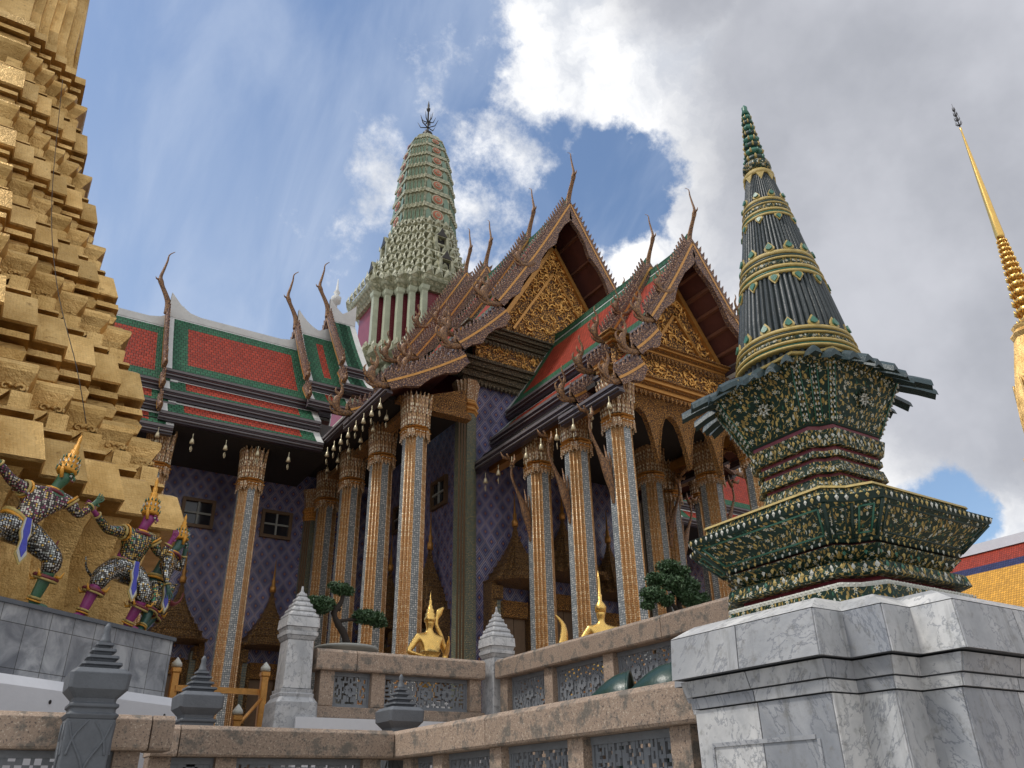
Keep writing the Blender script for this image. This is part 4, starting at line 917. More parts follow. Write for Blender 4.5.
    # niches on the four faces with little windows
    for e, dr in ((-1, 'y'), (-1, 'x'), (1, 'x')):
        for zc, rr_ in ((25.35, 2.85), (27.15, 2.2)):
            F = (lambda a, b, t: (c[0]+a, TY-(rr_*K+t), b)) if dr == 'y' else (lambda a, b, t, e=e: (c[0]+e*(rr_*K+t), TY+a, b))
            nm = MB()
            def bx(a0, a1, b0, b1, t0, t1, m):
                V = [F(a, b, t) for t in (t0, t1) for b in (b0, b1) for a in (a0, a1)]; nm.add(V, [(0, 2, 3, 1), (4, 5, 7, 6), (0, 1, 5, 4), (1, 3, 7, 5), (3, 2, 6, 7), (2, 0, 4, 6)], [[(0, 0), (.2, 0), (.2, .5), (0, .5)]]*6, m, .5)
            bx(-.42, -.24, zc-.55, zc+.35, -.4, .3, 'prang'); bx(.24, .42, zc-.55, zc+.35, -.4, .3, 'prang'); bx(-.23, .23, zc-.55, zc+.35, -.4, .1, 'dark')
            nm.plate([(-.42, zc+.36), (.42, zc+.36), (.15, zc+.66), (0, zc+1.0), (-.15, zc+.66)], .3, lambda a, b, t: F(a, b, t+.14), 'prang')
            nm.plate([(-.3, zc+.40), (.3, zc+.40), (.12, zc+.66), (0, zc+.95), (-.12, zc+.66)], .02, lambda a, b, t: F(a, b, t+.31), 'iron')
            for s_ in (-1, 1): nm.tube([F(s_*.42, zc+.36, .2), F(s_*.6, zc+.45, .25), F(s_*.62, zc+.75, .25)], [.07, .05, .01], 'prang', 5)
            part(nm, 'tower_niche')
    fn = MB(); fn.lathe([(36.25, .35), (36.4, .25), (36.5, .3), (36.7, .12), (36.8, .06), (38.3, .045), (38.35, .10), (38.5, .12), (38.6, .05), (38.75, .07), (39.15, .01)], c, 'iron', 10)
    for z, L in ((37.0, .62), (37.4, .45)):
        for q in range(6):
            a = q*pi/3+z; fn.tube([(c[0], TY, z), (c[0]+L*.7*cos(a), TY+L*.7*sin(a), z+.08), (c[0]+L*cos(a), TY+L*sin(a), z+.5)], [.035, .03, .01], 'iron', 5)
    part(fn, 'tower_finial')
tower_of_temple()
rebase(T)
# ------------------------------------------------------------------ marble pedestal and the small mosaic stupa
SC = (4.23, 3.02)
def marble_pedestal():
    root = empty('marble_pedestal', (SC[0]-.02, SC[1], 0), 'large stepped grey marble pedestal at lower right carrying the green mosaic stupa', 'pedestal'); c = (0, 0)
    # plan with three outer corners, wall of separate slabs
    def ring(w_, z): return redent(w_, w_*.53, 2, c, z)
    def slabs(mb, w0, z0, w1, z1, gap=.0035, split=2):
        r0, r1 = ring(w0, z0), ring(w1, z1); n = len(r0)
        for i in range(n):
            A, B, C_, D_ = [Vector(q) for q in (r0[i], r0[(i+1) % n], r1[(i+1) % n], r1[i])]; L = (B-A).length; kk = split if i % 5 == 4 else 1
            for j in range(kk):
                t0, t1 = j/kk, (j+1)/kk; e = gap/L
                a_, b_, c_, d_ = A.lerp(B, t0+e), A.lerp(B, t1-e), D_.lerp(C_, t1-e), D_.lerp(C_, t0+e)
                ofs = (B-A).cross(Vector((0, 0, 1))).normalized()*.004
                zz = Vector((0, 0, gap))
                V = [a_+zz, b_+zz, c_-zz, d_-zz]; rr = random.random()
                ch = .004
                mb.add([tuple(v+ofs) for v in V]+[tuple(v-ofs*2) for v in V], [(0, 1, 2, 3), (0, 4, 5, 1), (1, 5, 6, 2), (2, 6, 7, 3), (3, 7, 4, 0)], [[(v.x+v.y, v.z) for v in V]]*5, 'marble', rr)
    W = .90
    for nm, lst in (('body', [(.84, 0, .84, .62), (.84, .62, .84, 1.36), (.84, 1.36, .84, 2.03)]), ('frieze', [(.855, 2.03, .86, 2.09), (.875, 2.09, .90, 2.175)]), ('lid', [(.94, 2.18, .925, 2.40)])):
        mb = MB(); lo, hi = lst[0], lst[-1]
        mb.loft([[(x*.985, y*.985, z) for x, y, _ in ring(w_, 0)] for z, w_ in [(lo[1]+.002, lo[0])]+[(q[3]-.002, q[2]) for q in lst]], 'greystone', rnd=.5)
        for w0, z0, w1, z1 in lst: slabs(mb, w0, z0, w1, z1)
        mb.build(nm, root)
    mb = MB(); mb.loft([ring(.927, 2.401), ring(.84, 2.45), ring(.80, 2.47)], 'marble', rnd=None); mb.build('weathered_top', root)
    for sx in (-1,):        # recessed panel outline on the left face
        mb = MB()
        for (y0, y1, z0, z1) in ((-.32, .34, 1.84, 1.86), (.33, .345, .9, 1.84), (-.345, -.33, .9, 1.84)): mb.box(-.852, -.843, y0, y1, z0, z1, 'marble', .2)
        mb.build('panel_frame', root)
    return root
marble_pedestal()
def beads(mb, ring, sp, sz, mats, h=1.6, out=.0):
    n = len(ring)
    for i in range(n):
        A, B = Vector(ring[i]), Vector(ring[(i+1) % n]); L = (B-A).length; k_ = max(1, int(L/sp)); t_ = (B-A)/L; nr = t_.cross(Vector((0, 0, 1)))
        for j in range(k_):
            p = A+(B-A)*((j+.5)/k_)+nr*out; m = random.choice(mats); s_ = sz*random.uniform(.8, 1.15); z = Vector((0, 0, s_*h*.5))
            x = t_*s_*.5; q = p+nr*s_*.35
            mb.add([p-x, p-z, p+x, p+z, q], [(0, 1, 4), (1, 2, 4), (2, 3, 4), (3, 0, 4)], [[(0, 0)]*3]*4, m, .5)
def stupa():
    root = empty('mosaic_stupa', (SC[0], SC[1], 2.44), 'dark green mosaic stupa with ribbed cone and flared tray standing on the marble pedestal', 'stupa'); Z = 2.44; c = (0, 0); AF = .70
    def ZZ(z):
        if z < 2.8: return 2.8-(2.8-z)*.66
        if 3.15 < z <= 3.42: return lerp(3.20, 3.585, (z-3.15)/.27)
        if 3.42 < z < 4.0: return lerp(3.585, 3.98, (z-3.42)/.56)
        return z
    def L(mb, pr, m, n=1, af=AF): rloft(mb, [(ZZ(z)-Z, w_) for z, w_ in pr], c, m, af, n, rnd=.5)
    mb = MB()
    L(mb, [(2.25, .56), (2.435, .56)], 'floral'); L(mb, [(2.436, .55), (2.475, .545)], 'wband'); beads(mb, redent(.56, .56*AF, 1, c, ZZ(2.455)-Z), .028, .022, ['wband'], 1.0); L(mb, [(2.479, .485), (2.53, .48)], 'rband')
    L(mb, [(2.531, .54), (2.545, .555), (2.63, .54), (2.645, .53)], 'floral'); L(mb, [(2.646, .46), (2.67, .45)], 'rband')
    L(mb, [(2.671, .47), (2.69, .485), (2.765, .535), (2.775, .54)], 'floral'); L(mb, [(2.776, .50), (2.80, .50)], 'rband')
    mb.build('base_mouldings', root)
    mb = MB(); L(mb, [(2.801, .53), (2.815, .55)], 'dgreen'); L(mb, [(2.816, .545), (2.965, .69)], 'floral'); L(mb, [(2.966, .695), (3.00, .715), (3.005, .705)], 'dgreen')
    for zr, wr, sp, sz, ms in ((2.985, .712, .042, .022, ['wband', 'wband', 'yband']), (2.806, .545, .05, .018, ['wband', 'yband'])): beads(mb, redent(wr, wr*AF, 1, c, zr-Z), sp, sz, ms)
    for zr, wr in ((2.60, .548), (2.725, .512)): beads(mb, redent(wr, wr*AF, 1, c, ZZ(zr)-Z), .06, .026, ['yband', 'yband', 'jade', 'wband'], 1.5)
    # raised panel borders following every face
    for i in range(12):
        r0, r1 = redent(.549, .549*AF, 1, c, 2.82-Z), redent(.688, .688*AF, 1, c, 2.962-Z)
        A, B, C_, D_ = [Vector(q) for q in (r0[i], r0[(i+1) % 12], r1[(i+1) % 12], r1[i])]; L_ = (B-A).length; e = min(.25, .035/L_)
        P_ = [A.lerp(B, e).lerp(D_.lerp(C_, e), .12), A.lerp(B, 1-e).lerp(D_.lerp(C_, 1-e), .12), A.lerp(B, 1-e).lerp(D_.lerp(C_, 1-e), .88), A.lerp(B, e).lerp(D_.lerp(C_, e), .88)]
        for a, b in zip(P_, P_[1:]+P_[:1]): mb.tube([a, b], .006, 'jade' if i % 2 else 'dgreen', 5)
        mb.tube([A, D_], .010, 'dgreen', 6)
        kk = 5 if L_ > .4 else 4
        for j in range(kk):
            p = A.lerp(D_, (j+.5)/kk); nr = (B-A).normalized()
            for q, z2 in ((nr, 0),): mb.tube([p+q*.016-q.cross(D_-A).normalized()*.004, p+q*.03-q.cross(D_-A).normalized()*.004], [.010, .003], random.choice(['wband', 'yband']), 5)
    mb.build('flared_tray', root)
    mb = MB(); L(mb, [(3.006, .625), (3.07, .615)], 'floral_s'); L(mb, [(3.071, .625), (3.085, .62)], 'yband'); L(mb, [(3.086, .46), (3.12, .44)], 'dgreen'); L(mb, [(3.121, .37), (3.149, .35)], 'wband')
    beads(mb, redent(.628, .628*AF, 1, c, 3.03-Z), .04, .026, ['yband'], 1.2); mb.build('upper_ledge', root)
    AF2 = .68
    mb = MB()
    for pr, m in (([(3.151, .32), (3.20, .295)], 'floral_s'), ([(3.201, .285), (3.215, .285)], 'rband'), ([(3.216, .32), (3.235, .315), (3.265, .305)], 'floral_s'), ([(3.266, .285), (3.285, .285)], 'rband'), ([(3.286, .31), (3.31, .31)], 'floral_s'), ([(3.311, .295), (3.33, .295)], 'rband'),
                  ([(3.331, .325), (3.395, .345)], 'floral_s'), ([(3.396, .32), (3.42, .32)], 'rband')): L(mb, pr, m, 1, AF2)
    beads(mb, redent(.338, .338*AF2, 1, c, ZZ(3.365)-Z), .035, .022, ['yband', 'wband']); mb.build('neck_mouldings', root)
    mb = MB(); L(mb, [(3.421, .325), (3.435, .335)], 'dgreen', 1, AF2); L(mb, [(3.436, .337), (3.90, .475)], 'floral', 1, AF2); L(mb, [(3.901, .48), (3.96, .50)], 'floral_s', 1, AF2); L(mb, [(3.961, .52), (3.98, .525)], 'yband', 1, AF2)
    for i in range(12):
        r0, r1 = redent(.340, .340*AF2, 1, c, ZZ(3.44)-Z), redent(.478, .478*AF2, 1, c, ZZ(3.9)-Z)
        A, B, C_, D_ = [Vector(q) for q in (r0[i], r0[(i+1) % 12], r1[(i+1) % 12], r1[i])]
        for s_, (p, q) in enumerate(((A, D_), (B, C_))):
            d = (B-A).normalized()*(.022 if s_ == 0 else -.022); nr = (B-A).cross(Vector((0, 0, 1))).normalized()*.004
            mb.tube([p+d+nr, q+d+nr], .004, 'jade', 4)
            for j in range(11): w_ = p.lerp(q, (j+.5)/11)+d*.45+nr; mb.tube([w_-Vector((0, 0, .008)), w_+Vector((0, 0, .008))], [.007, .003], 'wband', 4)
        for j in range(int((C_-D_).length/.04)): w_ = D_.lerp(C_, (j+.5)/int((C_-D_).length/.04))+Vector((0, 0, -.012)); mb.tube([w_, w_+(B-A).cross(Vector((0, 0, 1))).normalized()*.008], [.008, .003], 'wband', 4)
        if (B-A).length > .3:       # white rosette in each main panel
            ctr = (A+B+C_+D_)/4+(B-A).cross(Vector((0, 0, 1))).normalized()*.012; u_ = (B-A).normalized(); v_ = (D_-A+C_-B).normalized()
            for rg, n, m in ((.048, 8, 'wband'), (.026, 6, 'wband'), (.066, 9, 'floral_s')):
                for q in range(n):
                    an = 2*pi*q/n+rg*9; p0 = ctr+(u_*cos(an)+v_*sin(an))*rg*.55; p1 = ctr+(u_*cos(an)+v_*sin(an))*rg; mb.tube([p0, p1], [.010, .004], m, 5)
    mb.build('flared_box', root)
    # ring of long dark glazed tiles radiating like blades
    for i in range(34):
        a = 2*pi*i/34+random.uniform(-.03, .03); sq = 1/max(abs(cos(a)), abs(sin(a)))**.8; r0 = .30; r1 = .62*sq+random.uniform(-.02, .04); up_ = random.uniform(-.015, .015)
        mb = MB(); n = 5; rings = []
        for j in range(n+1):
            t = j/n; r = lerp(r0, r1, t); z = 4.03-Z-.02*t-.12*t*t+up_*t; hw = .047*(1-.2*t); th = .032
            rings.append([(r*cos(a)-b*sin(a), r*sin(a)+b*cos(a), z+q) for b, q in ((-hw, -th*.9), (-hw*.6, th*.3), (0, th), (hw*.6, th*.3), (hw, -th*.9), (0, -th*.2))])
        mb.loft(rings, 'teal'); mb.build('blade_tile', root)
    # ribbed cone with banded rings
    mb = MB(); segs = [(4.05, .38), (4.10, .40), (4.68, .305), (5.07, .232), (5.45, .170), (5.69, .122), (5.82, .10)]
    def cr(z):
        for (a, r0), (b, r1) in zip(segs, segs[1:]):
            if z <= b: return lerp(r0, r1, (z-a)/(b-a))
        return .1
    nr_ = 54
    for z0, z1 in ((4.06, 4.77), (4.97, 5.35), (5.52, 5.82)):
        rg = []
        for z in (z0, (z0+z1)/2, z1):
            r = cr(z); rg.append([(r*f*cos(2*pi*i/(nr_*4)), r*f*sin(2*pi*i/(nr_*4)), z-Z) for i in range(nr_*4) for f in ((.955, 1.0, 1.012, 1.0)[i % 4],)])
        mb.loft(rg, 'rib', rnd=.5)
    cone = mb.build('ribbed_cone', root)
    bands = [(4.12, 4.29), (4.76, 4.98), (5.34, 5.53)]
    for z0, z1 in bands:
        bb = MB(); h = z1-z0
        for f0, f1, o_, m in ((0, .12, 1.045, 'yband'), (.13, .22, 1.02, 'jade'), (.23, .36, 1.05, 'yband'), (.37, .60, 1.025, 'floral_s'), (.61, .70, 1.05, 'yband'), (.71, .82, 1.025, 'dgreen'), (.83, 1.0, 1.04, 'yband')):
            bb.lathe([(z0+h*f0-Z, cr(z0+h*f0)*o_*.97), (z0+h*f0+.004-Z, cr(z0+h*f0)*o_), (z0+h*f1-.004-Z, cr(z0+h*f1)*o_), (z0+h*f1-Z, cr(z0+h*f1)*o_*.97)], c, m, 48, rnd=.5)
        nlf = max(8, int(16-(z0-4.1)*5))
        for i in range(nlf):        # green leaf jewels in yellow cups above the band, hanging ones below
            a = 2*pi*i/nlf
            for e, zz in ((1, z1), (-1, z0)):
                if e < 0 and z0 < 4.2: continue
                r = cr(zz)*1.005; s_ = .06 if z0 < 5 else .046
                for m, k_, o_ in (('yband', 1.0, 0), ('jade' if i % 2 else 'jade', .62, .012), ):
                    pts = [(-.55*k_, .0), (-.62*k_, .35*k_), (-.35*k_, .85*k_), (0, 1.35*k_), (.35*k_, .85*k_), (.62*k_, .35*k_), (.55*k_, .0), (0, -.2)]
                    cz = zz-Z+(.006+(.012 if k_ < 1 else 0))*e
                    bb.plate([(p*s_, q*s_*e) for p, q in (pts if e > 0 else pts[::-1])], .012, lambda u_, v_, t, a=a, r=r, cz=cz, o_=o_: ((r+o_+t-v_*.22)*cos(a)-u_*sin(a), (r+o_+t-v_*.22)*sin(a)+u_*cos(a), cz+v_), m)
        bb.build('yellow_band', cone)
    fn = MB(); z = 5.80
    fn.lathe([(5.80-Z, .112), (5.83-Z, .118), (5.86-Z, .095)], c, 'yband', 20); fn.lathe([(5.861-Z, .088), (5.90-Z, .108), (5.94-Z, .105), (5.97-Z, .075)], c, 'floral_s', 20)
    for i in range(8): a = 2*pi*i/8; fn.plate([(-.03, 0), (.03, 0), (0, -.07)], .01, lambda u_, v_, t: ((.112+t)*cos(a)-u_*sin(a), (.112+t)*sin(a)+u_*cos(a), 5.80-Z+v_), 'yband')
    z = 5.97; rr_ = .082
    for i in range(8):
        h = .075-.003*i
        fn.lathe([(z-Z, rr_*.62), (z+h*.2-Z, rr_), (z+h*.55-Z, rr_*.96), (z+h*.8-Z, rr_*.6), (z+h-Z, rr_*.6)], c, 'jade' if i % 2 else 'dgreen', 14)
        for q in range(8):
            a = 2*pi*(q+.5*(i % 2))/8; fn.tube([(rr_*.85*cos(a), rr_*.85*sin(a), z+h*.1-Z), (rr_*1.02*cos(a), rr_*1.02*sin(a), z+h*.4-Z), (rr_*.9*cos(a), rr_*.9*sin(a), z+h*.75-Z)], [rr_*.15, rr_*.13, .002], 'yband' if (q+i) % 3 else 'jade', 5)
        z += h; rr_ *= .90
    fn.lathe([(z-Z, .035), (6.54-Z, .022), (6.57-Z, .024), (6.60-Z, .004)], c, 'jade', 10); fn.build('finial', root)
stupa()
# ------------------------------------------------------------------ golden towers
CH = (-2.75, 13.95)
def golden_tower():
    root = empty('golden_tower', (CH[0], CH[1], 1.3), 'huge gold leaf covered stepped tower filling the left edge, held up by demon statues', 'tower', 'pair of gilded towers'); Z = 1.3; c = (0, 0); NR = 5
    def af(z): return lerp(.50, .57, min(1, max(0, (z-5)/8)))
    def W(z):
        T_ = [(3.4, 4.80), (3.95, 4.72), (4.9, 4.32), (5.4, 3.96), (6.1, 3.82), (6.85, 3.48), (7.75, 3.10), (8.1, 2.84), (9.65, 2.58), (9.9, 2.36), (11.4, 2.10), (11.6, 1.98), (13.8, 1.66)]
        z -= 1.6
        for (a, w0), (b, w1) in zip(T_, T_[1:]):
            if z <= b: return lerp(w0, w1, max(0, (z-a)/(b-a)))
        return 1.66
    base = MB();     # curved supporting wall behind the demons
    rloft(base, [(.8, 4.5), (2.0, 4.5), (2.4, 4.34), (3.0, 4.28), (3.4, 4.36), (3.69, 4.5)], (0, 0), 'gold', .5, NR); base.build('base_wall', root)
    tiers = [(4.98, 6.95), (6.95, 8.7), (8.7, 10.1), (10.1, 11.55), (11.55, 13.15)]
    for ti, (z0, z1) in enumerate(tiers):
        H = z1-z0; w0 = W(z0+.25); w1 = W(z1); mb = MB(); k_ = H/1.9
        # block, thin slab, hollow, lion foot body, ledge, bulge, ledge
        ff = (1, .985, .93, .955, .86)
        def pr(seq): rloft(mb, [(z0+H*t-Z, w0-(w0-w1)*min(1, t*1.02)-d*k_*.95+.05) for t, d in seq], c, 'gold', af(z0), NR, rnd=None)
        pr([(0, .05), (.015, .0), (.262, .0), (.275, .05)])
        pr([(.277, .50), (.335, .50)]); pr([(.337, .12), (.362, .13)])
        pr([(.364, .42), (.45, .34), (.55, .17), (.62, .04), (.655, .0), (.68, .0)])
        pr([(.682, .12), (.705, .12)])
        pr([(.707, .44), (.75, .26), (.81, .18), (.86, .22), (.895, .40)])
        pr([(.897, .13), (.945, .12)]); pr([(.947, .34), (1.0, .34)])
        # lion feet: scrolled brackets on every face of the foot course
        ft = mb
        wz = w0-(w0-w1)*.42-.12*k_; ring = redent(wz, wz*af(z0), NR, c, z0+H*.362-Z); n = len(ring)
        for i in range(n):
            A, B = Vector(ring[i]), Vector(ring[(i+1) % n]); L = (B-A).length
            if L < .1: continue
            u_ = (B-A)/L; nr = u_.cross(Vector((0, 0, 1))); hh = H*.115
            if nr.y > .5 : continue
            reps = [(0, L)] if L < 1.2 else [(L*q/3, L*(q+1)/3) for q in range(3)]
            for a0, a1 in reps:
                ww = min(.42, a1-a0)
                for e, ax in ((1, a0), (-1, a1)):
                    F = lambda a, b, t, ax=ax, e=e: tuple(A+u_*(ax+e*a)+Vector((0, 0, b))+nr*(t-.12))
                    ft.plate([(0, 0), (ww*.26, 0), (ww*.30, hh*.25), (ww*.20, hh*.5), (ww*.34, hh*.75), (ww*.46, hh*1.05), (0, hh*1.05)], .2, F, 'gold')
                    sp = [F(ww*.32+ww*.15*(1-q/9)*cos(q*.75), hh*1.35+ww*.15*(1-q/9)*sin(q*.75), .02+.02*k_) for q in range(10)]
                    ft.tube(sp, [.028*k_*(1-q/14) for q in range(10)], 'gold', 5)
        mb.build('tier', root)
    # large bell with fluted, stepped sides
    mb = MB(); rloft(mb, [(z-Z, w_) for z, w_ in ((13.152, 2.02), (13.3, 2.0), (13.32, 1.86))], c, 'gold', .57, NR)
    rloft(mb, [(z-Z, w_) for z, w_ in ((13.321, 1.86), (13.5, 1.76), (14.0, 1.69), (14.8, 1.66), (15.6, 1.58), (16.4, 1.42), (17.2, 1.22), (17.9, 1.02), (18.3, .92))], c, 'gold', .57, NR)
    def fl(qd, off, z0, z1, w0, w1):
        pass
    for e in range(4):      # raised looped bands on the bell faces
        for d in (0.0, .22, .42):
            pts = cat([(-.75+d*.9, 16.4, 0), (-.72+d, 14.8-d*.2, 0), (-.45+d*.9, 14.0+d*.3, 0), (0, 13.65+d*.9, 0), (.45-d*.9, 14.0+d*.3, 0), (.72-d, 14.8-d*.2, 0), (.75-d*.9, 16.4, 0)], 5)
            P_ = []
            for q in pts:
                r = lerp(1.74, 1.52, (q.y-13.6)/2.6)+.02; x, y = q.x, -r
                for _ in range(e): x, y = -y, x
                P_.append((x, y, q.y-Z))
            mb.tube(P_, .055, 'gold', 6)
    mb.build('bell', root)
    sp = MB(); pr = [(18.3, .92), (18.5, 1.0), (18.7, .8), (18.9, .86), (19.0, .6)]; rloft(sp, [(z-Z, w_) for z, w_ in pr], c, 'gold', .6, 3)
    z = 18.9
    while z < 23.3:
        r = lerp(.56, .22, (z-18.9)/4.4); h = r*.95
        sp.lathe([(z-Z, r*.55), (z+h*.25-Z, r*.92), (z+h*.6-Z, r*.8), (z+h-Z, r*.52)], c, 'statue', 20)
        for q in range(14):
            a = 2*pi*q/14; sp.tube([(r*.85*cos(a), r*.85*sin(a), z+h*.1-Z), (r*1.12*cos(a), r*1.12*sin(a), z+h*.3-Z), (r*1.13*cos(a), r*1.13*sin(a), z+h*.62-Z)], [r*.17, r*.15, .004], 'statue', 5)
        z += h*.96
    sp.lathe([(z-Z, .2), (z+.15-Z, .24), (24.5-Z, .20), (25.5-Z, .18), (27.4-Z, .12), (29.7-Z, .045), (29.9-Z, .07), (29.95-Z, .03)], c, 'statue', 14); sp.build('spire', root)
    fi = MB(); fi.lathe([(29.9-Z, .03), (30.4-Z, .03), (31.5-Z, .008)], c, 'iron', 6)
    for zz, r in ((30.2, .17), (30.5, .15), (30.8, .11), (31.1, .07)):
        for q in range(8): a = 2*pi*q/8+zz; fi.tube([(0, 0, zz-Z-.15), (r*cos(a), r*sin(a), zz-Z-.02), (r*.9*cos(a), r*.9*sin(a), zz-Z+.16)], [.02, .018, .004], 'iron', 4)
    fi.build('umbrella_finial', root)
    return root
G1 = golden_tower()
G2 = copy_tree(G1, (33.95, 12.7, 1.3), 'gilded tower whose needle spire rises alone against grey cloud at far right'); G2.scale = (.80, .80, 1)
# marble platform of the tower: long chamfered front, with a white ledge
PA = Vector((.05, 9.0, 0)); PD = Vector((.79119, .61157, 0)); PN = Vector((-.61157, .79119, 0))
def PL(s_, t_, z): return tuple(PA+PD*s_+PN*t_+Vector((0, 0, z)))
mb = MB(); pts = [(-3.3, 0), (2.34, 0), (2.42, .10), (2.42, 2.0), (1.4, 3.2), (-3.3, 6.0)]
mb.loft([[PL(a, b, z) for a, b in pts] for z in (1.2, 3.36)], 'mtiles', rnd=.5)
plat = mb.build('marble_platform'); tag(plat, 'grey marble tiled platform at left on which the demon statues stand', 'platform')
pd_ = []
mb = MB(); mb.loft([[PL(a, b, z) for a, b in ((-3.32, -.03), (2.36, -.03), (2.45, .09), (2.45, 2.03), (1.4, 3.24), (-3.33, 6.0))] for z in (3.361, 3.40)], 'greystone', rnd=.5); mb.build('edge_slab', plat)
mb = MB(); mb.loft([[PL(a, b, z) for a, b in ((-3.5, -.62), (2.42, -.62), (2.52, -.5), (2.52, 1.6), (1.4, 2.2), (-3.3, 2.8))] for z in (1.2, 2.57)]+[[PL(a, b, 2.66) for a, b in ((-3.5, -.55), (2.38, -.55), (2.45, -.45), (2.45, 1.6), (1.4, 2.2), (-3.3, 2.8))]], 'whitewash', rnd=.5)
for i in range(6): mb.plate([(.012*cos(q), .018*sin(q)) for q in (0, .8, 1.6, 2.4, 3.2, 4, 4.8, 5.6)], .02, lambda a, b, t, i=i: PL(-1.9+i*.72+a, -.625+t*.5, 2.47+b), 'dark')
led = mb.build('white_ledge'); tag(led, 'low white painted plinth with small drain holes under the marble platform', 'plinth')
# ------------------------------------------------------------------ figures
def skin(name, pts, edges, m, parent, sub=2, root=0):
    me = bpy.data.meshes.new(name); me.from_pydata([p[:3] for p in pts], edges, []); me.update(); me.materials.append(M[m])
    o = bpy.data.objects.new(name, me); col.objects.link(o); o.parent = parent
    md = o.modifiers.new('skin', 'SKIN'); md.use_smooth_shade = True
    for i, p in enumerate(pts):
        sv = me.skin_vertices[0].data[i]; r = p[3]; sv.radius = (r, r) if not hasattr(r, '__len__') else r; sv.use_root = (i == root)
    s2 = o.modifiers.new('sub', 'SUBSURF'); s2.levels = sub; s2.render_levels = sub
    return o
def hand_pts(w_, d, side, base, pts, edges, s=1.):
    """five separate fingers from the wrist index base; d: direction, side: thumb side"""
    d = Vector(d).normalized(); side = Vector(side); side = (side-d*side.dot(d)).normalized(); nrm = d.cross(side)
    w_ = Vector(w_); p = w_+d*.055*s; pts.append((*p, .026*s)); pi_ = len(pts)-1; edges.append((base, pi_))
    for k_, (o_, L) in enumerate(((.030, .075), (.010, .085), (-.010, .08), (-.030, .06))):
        a = p+side*o_*s+d*.03*s; b = a+d*L*.5*s+side*o_*.35*s; e = b+d*L*.5*s+nrm*.02*s
        n = len(pts); pts += [(*a, .0105*s), (*b, .0095*s), (*e, .0075*s)]; edges += [(pi_, n), (n, n+1), (n+1, n+2)]
    a = w_+d*.03*s+side*.036*s; b = a+side*.03*s+d*.03*s; n = len(pts); pts += [(*a, .012*s), (*b, .009*s)]; edges += [(pi_, n), (n, n+1)]
